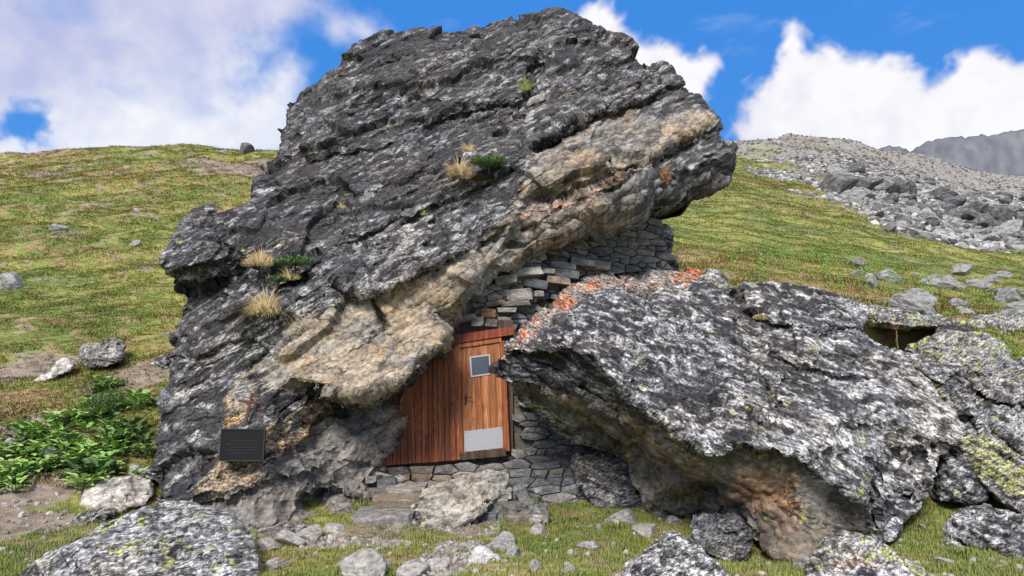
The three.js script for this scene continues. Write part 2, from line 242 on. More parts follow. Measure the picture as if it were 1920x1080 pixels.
// A boulder: outline [x, y, distance] on the elevation, inner points [x, y, distance], ledges and cracks cut into its face, and a body closed behind.
function boulder(o) {
  const s = o.step ?? 2, poly = jitterOutline(o.outline, o.seed ?? 1, o.jag ?? 1);
  let x0 = 1e9, y0 = 1e9, x1 = -1e9, y1 = -1e9; for (const p of poly) { x0 = Math.min(x0, p[0]); x1 = Math.max(x1, p[0]); y0 = Math.min(y0, p[1]); y1 = Math.max(y1, p[1]); }
  x0 -= 2 * s; y0 -= 2 * s; const nx = Math.ceil((x1 - x0) / s) + 3, ny = Math.ceil((y1 - y0) / s) + 3, M = nx * ny;
  const inside = new Uint8Array(M);
  for (let j = 0; j < ny; j++) { const y = y0 + j * s, X = []; for (let i = 0, k = poly.length - 1; i < poly.length; k = i++) { const a = poly[i], b = poly[k]; if ((a[1] > y) !== (b[1] > y)) X.push((b[0] - a[0]) * (y - a[1]) / (b[1] - a[1]) + a[0]); } X.sort((a, b) => a - b); for (let q = 0; q + 1 < X.length; q += 2) for (let i = Math.max(0, Math.ceil((X[q] - x0) / s)); i < nx && x0 + i * s < X[q + 1]; i++) inside[j * nx + i] = 1; }
  // depth from the control points
  const P = [...o.outline, ...(o.pts ?? [])], tri = delaunay(P); let dep = new Float32Array(M).fill(-1);
  for (const [a, b, c] of tri) { const A = P[a], B = P[b], C = P[c], den = (B[1] - C[1]) * (A[0] - C[0]) + (C[0] - B[0]) * (A[1] - C[1]); if (Math.abs(den) < 1e-6) continue;
    const i0 = Math.max(0, Math.floor((Math.min(A[0], B[0], C[0]) - x0) / s)), i1 = Math.min(nx - 1, Math.ceil((Math.max(A[0], B[0], C[0]) - x0) / s)), j0 = Math.max(0, Math.floor((Math.min(A[1], B[1], C[1]) - y0) / s)), j1 = Math.min(ny - 1, Math.ceil((Math.max(A[1], B[1], C[1]) - y0) / s));
    for (let j = j0; j <= j1; j++) for (let i = i0; i <= i1; i++) { const x = x0 + i * s, y = y0 + j * s, u = ((B[1] - C[1]) * (x - C[0]) + (C[0] - B[0]) * (y - C[1])) / den, v = ((C[1] - A[1]) * (x - C[0]) + (A[0] - C[0]) * (y - C[1])) / den, w = 1 - u - v; if (u >= -1e-4 && v >= -1e-4 && w >= -1e-4) dep[j * nx + i] = u * A[2] + v * B[2] + w * C[2]; } }
  for (let it = 0; it < 40; it++) { let miss = 0; const nd = dep.slice(); for (let j = 0; j < ny; j++) for (let i = 0; i < nx; i++) { const k = j * nx + i; if (dep[k] >= 0) continue; let t = 0, n = 0; for (const [a, b] of [[1, 0], [-1, 0], [0, 1], [0, -1]]) { const p = i + a, q = j + b; if (p >= 0 && q >= 0 && p < nx && q < ny && dep[q * nx + p] >= 0) { t += dep[q * nx + p]; n++; } } if (n) nd[k] = t / n; else miss++; } dep = nd; if (!miss) break; }
  const blurs = o.soft ?? 2; for (let it = 0; it < blurs; it++) { const nd = dep.slice(); for (let j = 1; j < ny - 1; j++) for (let i = 1; i < nx - 1; i++) { const k = j * nx + i; nd[k] = (dep[k] * 4 + dep[k - 1] + dep[k + 1] + dep[k - nx] + dep[k + nx]) / 8; } dep = nd; }
  const depth = (x, y) => { const fx = clamp((x - x0) / s, 0, nx - 1.001), fy = clamp((y - y0) / s, 0, ny - 1.001), i = fx | 0, j = fy | 0, a = fx - i, b = fy - j, k = j * nx + i; return mix(mix(dep[k], dep[k + 1], a), mix(dep[k + nx], dep[k + nx + 1], a), b); };
  // distance to the outline, for the rounded rim
  const e = new Float32Array(M); for (let k = 0; k < M; k++) e[k] = inside[k] ? 1e4 : 0;
  const rx = (k, d, w) => { if (e[k + d] + w < e[k]) e[k] = e[k + d] + w; };
  for (let j = 1; j < ny - 1; j++) for (let i = 1; i < nx - 1; i++) { const k = j * nx + i; rx(k, -1, s); rx(k, -nx, s); rx(k, -nx - 1, s * 1.414); rx(k, -nx + 1, s * 1.414); }
  for (let j = ny - 2; j > 0; j--) for (let i = nx - 2; i > 0; i--) { const k = j * nx + i; rx(k, 1, s); rx(k, nx, s); rx(k, nx + 1, s * 1.414); rx(k, nx - 1, s * 1.414); }
  const id = new Int32Array(M).fill(-1), U = [], pos = [], idx = [], D0 = [];
  const R = o.round ?? 26, sd = o.seed ?? 1;
  const vert = (i, j) => {
    const k = j * nx + i; if (id[k] >= 0) return id[k];
    let x = x0 + i * s, y = y0 + j * s, ed = e[k];
    if (!inside[k]) { let bd = 1e9, bx = x, by = y; for (let q = 0, p = poly.length - 1; q < poly.length; p = q++) { const A = poly[p], B = poly[q]; if (Math.min(A[0], B[0]) - x > 12 || x - Math.max(A[0], B[0]) > 12) continue; const [d, t] = distSeg(x, y, A[0], A[1], B[0], B[1]); if (d < bd) { bd = d; bx = A[0] + t * (B[0] - A[0]); by = A[1] + t * (B[1] - A[1]); } } x = bx; y = by; ed = 0; }
    const wx = x + noise(x * 0.028, y * 0.028, sd) * 12 + noise(x * 0.09, y * 0.09, sd + 5) * 5, wy = y + noise(x * 0.028, y * 0.028, sd + 9) * 12 + noise(x * 0.09, y * 0.09, sd + 14) * 5;
    let D = depth(wx, wy); const mpp = D / FOCAL;
    if (ed < R) { const q = 1 - ed / R; D += R * mpp * (1 - Math.sqrt(Math.max(0, 1 - q * q))) * (o.roundDepth ?? 1); }
    for (const L of o.ledges ?? []) { // [points, step back m, reach, side]
      const [pts, step, reach, side] = L; let bd = 1e9, sg = 0, tp = 0; for (let q = 0; q < pts.length - 1; q++) { const [d, t, c] = distSeg(wx, wy, pts[q][0], pts[q][1], pts[q + 1][0], pts[q + 1][1]); if (d < bd) { bd = d; sg = c; tp = (q + t) / (pts.length - 1); } }
      if (bd < reach * 3) { const on = sg * side > 0; const ends = Math.min(1, tp * 8, (1 - tp) * 8); if (on) D += step * ends * ss(0, 5, bd) * Math.exp(-bd / reach); }
    }
    for (const L of o.cracks ?? []) { const [pts, dp, w] = L; let bd = 1e9, tp = 0; for (let q = 0; q < pts.length - 1; q++) { const [d, t] = distSeg(wx, wy, pts[q][0], pts[q][1], pts[q + 1][0], pts[q + 1][1]); if (d < bd) { bd = d; tp = (q + t) / (pts.length - 1); } } if (bd < w * 3) D += dp * Math.min(1, tp * 6, (1 - tp) * 6) * Math.exp(-((bd / w) ** 2)); }
    const v = at(x, y, D); id[k] = U.length; U.push([x, y]); D0.push(D); pos.push(v.x, v.y, v.z); return id[k];
  };
  const edge = new Map();
  const face = (a, b, c) => { if (a === b || b === c || a === c) return; idx.push(a, b, c); for (const [p, q] of [[a, b], [b, c], [c, a]]) { const key = q * 1e7 + p; if (edge.has(key)) edge.delete(key); else edge.set(p * 1e7 + q, [p, q]); } };
  for (let j = 0; j < ny - 1; j++) for (let i = 0; i < nx - 1; i++) { const k = j * nx + i; if (inside[k] || inside[k + 1] || inside[k + nx] || inside[k + nx + 1]) { const a = vert(i, j), b = vert(i + 1, j), c = vert(i, j + 1), d = vert(i + 1, j + 1); face(a, c, b); face(b, c, d); } }
  // close the body behind the rim
  const nFront = U.length, cen = new THREE.Vector3(); let nb = 0; for (const [p] of edge.values()) { cen.add(new THREE.Vector3(pos[p * 3], pos[p * 3 + 1], pos[p * 3 + 2])); nb++; } cen.divideScalar(nb);
  const dir = new THREE.Vector3(cen.x * 0.5, 0, cen.z).normalize(), K = 14, T = o.thick ?? 1, ring = [new Map()];
  for (const [p] of edge.values()) ring[0].set(p, p);
  for (let k = 1; k <= K; k++) { const m = new Map(), th = k / K * Math.PI / 2, cs = Math.pow(Math.cos(th), 0.8), sn = Math.sin(th);
    for (const p of ring[0].keys()) { const v = new THREE.Vector3(pos[p * 3], pos[p * 3 + 1], pos[p * 3 + 2]).sub(cen).multiplyScalar(k === K ? 0.002 : cs).add(cen).addScaledVector(dir, T * sn); m.set(p, U.length); U.push(U[p]); pos.push(v.x, v.y, v.z); } ring.push(m); }
  for (const [p, q] of edge.values()) for (let k = 0; k < K; k++) { const a = ring[k].get(p), b = ring[k].get(q), c = ring[k + 1].get(p), d = ring[k + 1].get(q); idx.push(b, a, c, b, c, d); }
  const g = new THREE.BufferGeometry(); g.setAttribute('position', new THREE.Float32BufferAttribute(pos, 3)); g.setIndex(idx); g.computeVertexNormals();
  const cleanV = new Uint8Array(U.length), nor = g.attributes.normal.array, col = new Float32Array(pos.length), out = new Float32Array(pos.length);
  for (let v = 0; v < U.length; v++) {
    const p = [pos[v * 3], pos[v * 3 + 1], pos[v * 3 + 2]], r = o.style(p, U[v][0], U[v][1], v >= nFront);
    if (r.clean > 0.5) cleanV[v] = 1; for (let k = 0; k < 3; k++) { out[v * 3 + k] = p[k] + nor[v * 3 + k] * r.d; col[v * 3 + k] = Math.max(0.006, r.c[k] * 1.75); }
  }
  const uv = new Float32Array(U.length * 2), tu = o.mirror ? -1 : 1; for (let v = 0; v < U.length; v++) { const x = out[v * 3] * tu, y = out[v * 3 + 1], z = out[v * 3 + 2]; const zk = o.mirror ? -0.15 : 1; uv[v * 2] = (x * UVX.x + y * UVX.y + z * UVX.z * zk) / 2.2; uv[v * 2 + 1] = (x * UVY.x + y * UVY.y + z * UVY.z * zk) / 2.2; } g.setAttribute('uv', new THREE.Float32BufferAttribute(uv, 2));
  const base = o.base ? at(...o.base) : cen; for (let v = 0; v < out.length; v += 3) { out[v] -= base.x; out[v + 1] -= base.y; out[v + 2] -= base.z; }
  g.setAttribute('position', new THREE.Float32BufferAttribute(out, 3)); g.setAttribute('color', new THREE.Float32BufferAttribute(col, 3)); g.computeVertexNormals();
  let mat = ROCK; { const A = [], B = []; for (let i = 0; i < idx.length; i += 3) (cleanV[idx[i]] && cleanV[idx[i + 1]] && cleanV[idx[i + 2]] ? B : A).push(idx[i], idx[i + 1], idx[i + 2]); if (B.length) { for (const v of B) A.push(v); g.setIndex(A); g.addGroup(0, A.length - B.length, 0); g.addGroup(A.length - B.length, B.length, 1); mat = [ROCK, CLEAN]; } }
  const m = new THREE.Mesh(g, mat); m.name = numbered(o.name); m.position.copy(base); tag(m, o.label, o.category ?? 'boulder', o.group); return add(m);
}
// shape and colour of weathered schist
const BLACK = [0.028, 0.028, 0.033], SILVER = [0.41, 0.415, 0.435], GREY = [0.235, 0.235, 0.245];
function schist(f, o = {}) {
  const { N, U, V } = f, big = o.big ?? 0.10, small = o.small ?? 0.035, k0 = o.k ?? 1, sd = o.seed ?? 3;
  return (p, x, y, isBack) => {
    const a = p[0] * U.x + p[1] * U.y + p[2] * U.z, b = p[0] * V.x + p[1] * V.y + p[2] * V.z, c = p[0] * N.x + p[1] * N.y + p[2] * N.z;
    const w = fbm(a * 1.3, b * 1.3, c * 1.3 + sd, 3) * 0.35;
    const w2 = fbm(a * 0.5 + 2, b * 0.5, c * 0.5 + sd, 3), jx = a * 0.86 + c * 0.5 + w2 * 0.6, jy = b + a * 0.2;
    const Q1 = blocky(jx * 0.75 * k0, jy * 0.8 * k0, c * 1.9 * k0 + w2 * 1.2, 11 + sd, 0.035), Q2 = blocky(jx * 1.9 * k0 + w, jy * 2.4 * k0, c * 6.5 * k0 + w * 3, 31 + sd, 0.08), Q3 = blocky(jx * 4.5 * k0 + w * 3, jy * 5.5 * k0, c * 15 * k0 + w * 6, 51 + sd, 0.25), B1 = Q1[0], B2 = Q2[0], B3 = Q3[0];
    const gapOn = ss(-0.05, 0.2, noise(a * 0.8, b * 0.8 + 3, c * 0.8 + sd)), gap = gapOn * ((Q1[3] > 0.4 ? 0.10 * Math.exp(-((Q1[1] / 0.028) ** 2)) : 0) + 0.06 * Math.exp(-((Q1[2] / 0.012) ** 2)) + (Q2[3] > 0.5 ? 0.035 * Math.exp(-((Q2[1] / 0.07) ** 2)) : 0) + 0.02 * Math.exp(-((Q2[2] / 0.025) ** 2)));
    const lay = noise(a * 1.1, b * 1.6, c * 13 + w * 4), fine = fbm(a * 4, b * 6, c * 16 + w * 5, 2), tiny = noise(a * 13, b * 16, c * 22), clean = o.clean ? o.clean(x, y) : 0;
    const cs = c * 5.2 * k0 + w * 4 + w2 * 3, saw = (cs - Math.floor(cs)), sawA = ss(-0.1, 0.35, noise(a * 0.9 + 5, b * 0.9, c * 1.1 + sd));
    const rough = (o.rough ?? 1) * (1 - 0.5 * clean);
    const flat = o.flat ? o.flat(x, y) : 1;
    const d = flat * (big * (B1 - 0.5) + small * (1 - 0.55 * clean) * (B2 - 0.5) + 0.016 * rough * (B3 - 0.5) + 0.036 * rough * sawA * (0.5 - saw) * (saw > 0.93 ? (1 - saw) / 0.07 * 2 - 1 : 1) * (1 - 0.6 * clean) + 0.010 * rough * lay + 0.007 * rough * fine + 0.003 * rough * tiny + 0.05 * w2 - gap * (1 - 0.3 * clean));
    const F2 = [0, B2, 1], F3 = [0, B3, 1];
    // lichen: black crust with silver flakes along the layers
    const cov = fbm(a * 0.4 + 4, b * 0.6, c * 1.1 + sd, 4) * 0.9 + fbm(a * 1.2, b * 2.5, c * 7, 3) * 0.8 + (B2 - 0.5) * 0.14;
    const fl = fbm(a * 2.6 * k0, b * 5.5 * k0, c * 15 * k0 + w * 4, 3, 0.7) + 0.18 * tiny;
    const sharp = o.sharp ?? 0.22, li = ss(-sharp, sharp + 0.06, fl + cov * 0.55 + (o.silver ?? -0.10) + (B3 - 0.5) * 0.18);
    const shade = 0.82 + 0.36 * B3;
    let col = mix3(mix3(o.dark ?? BLACK, [0.070, 0.068, 0.074], clamp(B2)), mix3(GREY, o.light ?? SILVER, clamp(0.35 + fl * 1.4)), li);
    const brn = ss(-0.05, 0.3, fbm(a * 0.9 + 20, b * 0.9, c * 1.6, 3)) * (o.brown ?? 0.5); col = [col[0] * shade * (1 + 0.16 * brn), col[1] * shade * (1 + 0.03 * brn), col[2] * shade * (1 - 0.14 * brn)];
    // map lichen
    const yl = fbm(a * 4 + 9, b * 4 + sd, c * 6, 3) * 0.8 + 0.5 * noise(a * 13, b * 13, c * 17 + 3), ya = ss(o.yellow ?? 0.42, (o.yellow ?? 0.42) + 0.10, yl);
    col = mix3(col, [0.36, 0.38, 0.13], ya * 0.85);
    const ctx = { a, b, c, w, B1, F2, F3, saw, sawA, lay, fine, fl, tiny, li };
    if (o.paint && !isBack) col = o.paint(col, x, y, ctx);
    return { d, c: col, clean };
  };
}
// clean broken rock: tone over grey, warm and rusty stain, with thin dark seams
function fresh(ctx, tone, rust, amt) {
  const { a, b, c, w } = ctx, n = fbm(a * 1.4, b * 1.4, c * 3 + 5, 4), m = fbm(a * 6, b * 7, c * 18 + w * 5, 4, 0.6), r = ss(0.02, 0.34, fbm(a * 1.1 + 6, b * 1.1, c * 1.8, 4) + 0.25 * m);
  let k = mix3(tone, [(tone[0] + tone[1] + tone[2]) / 2.9, (tone[0] + tone[1] + tone[2]) / 3, (tone[0] + tone[1] + tone[2]) / 3.15], ss(-0.1, 0.3, n));
  k = mix3(k, rust, r * amt);
  const g = 1 + 0.55 * m + 0.22 * ctx.tiny + (ctx.F2[1] - 0.5) * 0.25; k = [k[0] * g, k[1] * g, k[2] * g];
  const seam = 0; return mix3(k, [0.07, 0.06, 0.055], clamp(seam));
}
const patchMask = (poly, x, y, ctx, soft, amp) => { const d = sdPoly(poly, x, y) + (ctx.fl * 0.8 + ctx.lay * 0.6 + noise(ctx.a * 3, ctx.b * 3, ctx.c * 3) * 1.2) * amp; return ss(-soft, soft, d); };

// ───────────────────────── the great boulder ─────────────────────────
const MAIN = [[283, 948, 9.1], [290, 905, 9.3], [297, 870, 9.5], [305, 840, 9.6], [312, 800, 9.8], [309, 760, 10], [318, 720, 10.2], [328, 680, 10.4], [306, 668, 10.6], [330, 640, 10.6], [330, 600, 10.7], [345, 560, 10.7], [328, 545, 10.5], [308, 520, 10.4], [293, 500, 10.4], [300, 470, 10.4], [318, 445, 10.6], [345, 428, 10.8], [365, 398, 11.0], [395, 385, 11.2], [410, 408, 11.0], [450, 393, 11.2], [477, 382, 11.4], [485, 350, 11.8], [490, 310, 12.2], [507, 290, 12.4], [520, 240, 12.8], [535, 195, 13.2], [553, 182, 13.3], [570, 165, 13.4], [600, 140, 13.5], [630, 118, 13.7], [650, 100, 13.8], [680, 83, 13.9], [720, 63, 14], [800, 53, 14], [845, 52, 14], [880, 47, 13.9], [925, 38, 13.9], [960, 25, 13.9], [975, 34, 13.8], [1000, 30, 13.7], [1045, 22, 13.6], [1075, 33, 13.5], [1100, 46, 13.4], [1130, 67, 13.2], [1165, 69, 13], [1185, 85, 12.9], [1200, 114, 12.8], [1225, 117, 12.6], [1255, 130, 12.4], [1280, 168, 12.1], [1310, 180, 11.9], [1335, 215, 11.6], [1350, 240, 11.5], [1372, 270, 11.4], [1368, 310, 11.5], [1360, 335, 11.7], [1335, 355, 11.9], [1290, 374, 12.1], [1245, 399, 12.3], [1215, 412, 12.3], [1180, 420, 12.1], [1130, 434, 11.8], [1080, 450, 11.5], [1060, 463, 11.4], [1020, 476, 11.2], [985, 490, 11.1], [950, 520, 10.9], [905, 562, 10.6], [868, 600, 10.4], [852, 622, 10.3], [840, 652, 10.3], [808, 692, 10.35], [780, 735, 10.5], [768, 780, 10.55], [740, 830, 10.5], [712, 872, 10.45], [706, 905, 10.4], [692, 935, 10.2], [690, 962, 10.0], [620, 980, 9.6], [560, 1003, 9.2], [490, 1018, 8.9], [430, 1020, 8.7], [380, 1000, 8.8], [330, 975, 9.0]];
{
  const pts = [[600, 250, 12.2], [700, 150, 13], [800, 130, 13], [900, 120, 13], [980, 60, 13.3], [1000, 130, 12.9], [990, 200, 12.3], [850, 230, 12.2], [750, 250, 12.2], [650, 330, 11.6], [560, 330, 11.7], [520, 400, 11.2], [600, 430, 10.9], [700, 350, 11.4], [800, 330, 11.4], [880, 330, 11.1], [950, 300, 11.1], [900, 400, 10.6], [800, 430, 10.4], [700, 470, 10.1], [640, 510, 9.8], [560, 480, 10.4], [480, 420, 10.9], [430, 450, 10.7], [470, 490, 10.6], [380, 440, 10.5], [345, 490, 10.2], [400, 480, 10.4],
    [1060, 120, 12.5], [1100, 80, 12.9], [1150, 110, 12.6], [1130, 180, 12.0], [1060, 200, 12.0], [1020, 250, 11.6], [1190, 150, 12.3], [1230, 190, 12.0], [1180, 200, 11.9],
    [625, 530, 9.6], [690, 545, 9.6], [760, 520, 9.7], [860, 470, 10.0], [960, 400, 10.4],
    [700, 600, 9.75], [620, 640, 9.5], [540, 660, 9.5], [600, 720, 9.3], [650, 735, 9.3], [720, 720, 9.4], [780, 690, 9.6], [820, 640, 9.8], [800, 570, 10], [870, 530, 10.2], [930, 480, 10.5], [740, 640, 9.85], [690, 690, 9.45],
    [620, 762, 9.9], [680, 770, 10.2], [740, 745, 10.4], [715, 800, 10.35], [455, 835, 9.15], [459, 795, 9.22], [459, 760, 9.34], [415, 862, 9.15], [495, 862, 9.12], [400, 830, 9.3], [350, 800, 9.6], [350, 900, 9.1], [420, 930, 8.95], [500, 880, 9.1], [600, 850, 9.7], [660, 880, 10.1], [560, 930, 9.5], [480, 960, 9.0], [620, 940, 10.1], [540, 790, 9.4], [500, 720, 9.5], [430, 740, 9.5], [380, 680, 10.0], [350, 620, 10.3], [420, 600, 10.0], [480, 600, 9.8], [420, 520, 10.4], [540, 560, 9.8], [500, 800, 9.2],
    [1000, 330, 10.9], [970, 390, 10.6], [1060, 260, 11.2], [1100, 330, 10.8], [1160, 325, 10.6], [1170, 350, 10.6], [1180, 390, 10.9], [1100, 400, 10.8], [1040, 440, 10.8], [1100, 430, 11.1], [1000, 470, 10.9], [1200, 280, 11.1], [1300, 260, 11.3], [1300, 310, 11.3], [1220, 340, 11.0], [1250, 370, 11.5], [1320, 340, 11.7], [1260, 200, 11.8], [1340, 280, 11.3]];
  const ledges = [
    [[[600, 515], [640, 535], [690, 552], [760, 526], [860, 476], [965, 408]], 0.30, 26, 1],
    [[[970, 396], [1060, 366], [1165, 324]], 0.30, 45, -1],
    [[[1110, 350], [1165, 330], [1240, 292], [1345, 240]], 0.22, 22, 1],
    [[[545, 700], [600, 736], [650, 741], [720, 728], [790, 700], [848, 645]], 0.55, 55, 1],
    [[[410, 868], [470, 870], [505, 862], [540, 836], [640, 785]], 0.16, 40, 1],
    [[[360, 945], [430, 930], [520, 895], [600, 880]], 0.14, 30, 1],
    [[[985, 285], [1040, 250], [1110, 228], [1200, 195], [1262, 172]], 0.20, 30, 1],
    [[[640, 205], [720, 180], [790, 170]], 0.14, 24, 1], [[[790, 232], [860, 205], [950, 190], [985, 196]], 0.20, 26, 1],
    [[[560, 300], [660, 280], [760, 262]], 0.12, 24, 1], [[[760, 350], [840, 310], [920, 285]], 0.14, 24, 1],
    [[[620, 455], [740, 415], [850, 372], [960, 320]], 0.16, 30, 1], [[[500, 545], [560, 505], [600, 470]], 0.2, 24, 1],
    [[[330, 548], [390, 540], [430, 505], [470, 480]], 0.22, 26, 1], [[[455, 690], [520, 655], [600, 610]], 0.12, 24, 1],
    [[[545, 800], [620, 762], [690, 745]], 0.12, 20, 1], [[[905, 452], [1000, 420], [1090, 396], [1165, 365]], 0.12, 24, 1], [[[560, 930], [640, 915], [690, 920]], 0.35, 26, 1],
    [[[690, 120], [800, 100], [900, 80]], 0.12, 22, 1], [[[1040, 300], [1120, 262], [1210, 232]], 0.08, 22, 1]];
  const cracks = [
    [[[1018, 35], [1008, 110], [990, 180], [985, 260], [960, 330]], 0.32, 9], [[[690, 552], [715, 600], [745, 645], [770, 660]], 0.22, 6], [[[500, 650], [580, 620], [650, 560]], 0.10, 4],
    [[[970, 396], [1070, 360], [1165, 322], [1250, 282], [1350, 232]], 0.3, 5], [[[990, 287], [1050, 250], [1110, 228], [1190, 200], [1268, 168]], 0.3, 6], [[[930, 476], [1010, 440], [1090, 408], [1170, 368]], 0.14, 4], [[[1180, 345], [1250, 335], [1330, 300]], 0.1, 4], [[[1150, 240], [1140, 290], [1150, 330]], 0.08, 3], [[[1060, 255], [1070, 300], [1050, 360]], 0.07, 3], [[[1000, 420], [1010, 470]], 0.1, 3], [[[1130, 385], [1138, 425]], 0.1, 3], [[[870, 458], [900, 480], [925, 505]], 0.10, 4], [[[1190, 330], [1200, 375], [1180, 400]], 0.10, 4], [[[1110, 225], [1120, 260], [1110, 310]], 0.08, 4],
    [[[420, 868], [480, 868], [530, 842]], 0.10, 3], [[[1090, 385], [1100, 360]], 0.08, 3], [[[1040, 405], [1045, 380]], 0.08, 3], [[[1230, 250], [1240, 300]], 0.08, 4], [[[470, 560], [530, 620], [535, 640]], 0.10, 4], [[[385, 415], [430, 470], [435, 500]], 0.12, 6]];
  const tanA = [[470, 690], [520, 640], [560, 600], [640, 575], [690, 560], [740, 545], [830, 505], [900, 460], [960, 470], [1000, 485], [950, 522], [905, 565], [868, 605], [840, 655], [780, 705], [680, 745], [620, 742], [590, 720], [560, 740], [530, 740], [500, 720]];
  const tanB = [[962, 392], [985, 330], [1010, 285], [1060, 255], [1110, 225], [1190, 200], [1235, 240], [1232, 295], [1175, 325], [1195, 345], [1185, 385], [1130, 432], [1070, 455], [985, 492], [940, 475], [900, 455]];
  const tanC = [[1215, 300], [1280, 262], [1335, 235], [1300, 215], [1250, 215], [1235, 250]];
  const ochre = [[360, 920], [400, 870], [420, 862], [500, 800], [560, 765], [615, 752], [640, 770], [560, 815], [525, 845], [505, 885], [440, 935], [390, 940]];
  const ochre2 = [[425, 800], [430, 735], [455, 700], [478, 720], [470, 775], [450, 800]];
  const grey = [[520, 860], [560, 820], [640, 780], [700, 745], [775, 735], [766, 780], [745, 830], [700, 935], [600, 985], [470, 1025], [380, 1000], [360, 960], [420, 935], [480, 905]];
  const rustBand = [[975, 400], [1070, 366], [1165, 326], [1170, 336], [1070, 378], [980, 410]];
  const ochreN = [[1235, 330], [1255, 300], [1262, 325], [1245, 340]];
  const light1 = [[430, 650], [470, 610], [510, 590], [560, 575], [620, 565], [650, 580], [560, 620], [500, 650], [450, 675]];
  const streak = [[590, 430], [720, 395], [850, 330], [960, 245], [1000, 210], [1010, 235], [930, 320], [800, 405], [660, 470]];
  const nose = [[960, 400], [1000, 285], [1110, 222], [1262, 168], [1335, 215], [1374, 270], [1362, 338], [1245, 402], [985, 494]];
  const f = frame(-0.46, 0.80, 0.42, 0.85, 0.45, 0);
  const style = schist(f, { big: 0.26, small: 0.055, seed: 3, sharp: 0.26, silver: -0.20, flat: (x, y) => 1 - 0.75 * ss(-14, 10, sdPoly([[400, 720], [515, 720], [515, 885], [400, 885]], x, y)), light: [0.355, 0.36, 0.385], yellow: 0.50, clean: (x, y) => Math.max(ss(-8, 12, sdPoly(tanA, x, y)), ss(-8, 12, sdPoly(tanB, x, y)), ss(-8, 12, sdPoly(grey, x, y)), 0.85 * ss(-10, 14, sdPoly(nose, x, y))),
    paint: (c, x, y, t) => {
      if (x > 560 && x < 1030 && y > 190 && y < 480) { const m = patchMask(streak, x, y, t, 30, 30); c = mix3(c, [c[0] * 1.5 + 0.03, c[1] * 1.5 + 0.03, c[2] * 1.45 + 0.03], m * 0.6); }
      const near = (q) => x > q[0] && x < q[1] && y > q[2] && y < q[3];
      if (near([400, 680, 540, 700])) c = mix3(c, [0.36, 0.35, 0.34], patchMask(light1, x, y, t, 6, 14) * ss(-0.10, 0.10, t.fl) * 0.9);
      if (near([430, 1040, 430, 780])) { const m = patchMask(tanA, x, y, t, 10, 16); c = mix3(c, fresh(t, [0.335, 0.285, 0.225], [0.37, 0.25, 0.125], 0.6), m * (0.45 + 0.55 * ss(-0.28, 0.05, t.fl + 0.10))); }
      if (near([870, 1280, 170, 520])) { const m = patchMask(tanB, x, y, t, 10, 14); c = mix3(c, fresh(t, [0.265, 0.232, 0.19], [0.32, 0.20, 0.105], 0.5), m * (0.25 + 0.75 * ss(-0.2, 0.12, t.fl + 0.04))); }
      if (near([1190, 1370, 190, 330])) c = mix3(c, fresh(t, [0.30, 0.25, 0.18], [0.36, 0.22, 0.1], 0.5), patchMask(tanC, x, y, t, 8, 14) * 0.8);
      if (near([1215, 1285, 280, 360])) c = mix3(c, [0.36, 0.18, 0.09], patchMask(ochreN, x, y, t, 5, 8) * 0.85);
      if (near([340, 800, 700, 1050])) { c = mix3(c, fresh(t, [0.215, 0.20, 0.185], [0.27, 0.22, 0.165], 0.6), patchMask(grey, x, y, t, 10, 14)); c = mix3(c, fresh(t, [0.37, 0.28, 0.18], [0.42, 0.26, 0.10], 0.8), patchMask(ochre, x, y, t, 8, 12) * 0.95); c = mix3(c, fresh(t, [0.40, 0.29, 0.16], [0.44, 0.26, 0.1], 0.8), patchMask(ochre2, x, y, t, 5, 7) * 0.95); }
      if (near([950, 1190, 310, 430])) c = mix3(c, [0.50, 0.30, 0.22], patchMask(rustBand, x, y, t, 3, 6) * ss(-0.25, 0.05, t.fl) * 0.8);
      return c;
    } });
  boulder({ name: 'great_boulder', label: 'huge dark overhanging schist boulder roofing the wooden hut door', outline: MAIN, pts, ledges, cracks, step: 1.7, thick: 5.5, round: 14, seed: 5, style, base: [560, 1000, 9.6] });
}
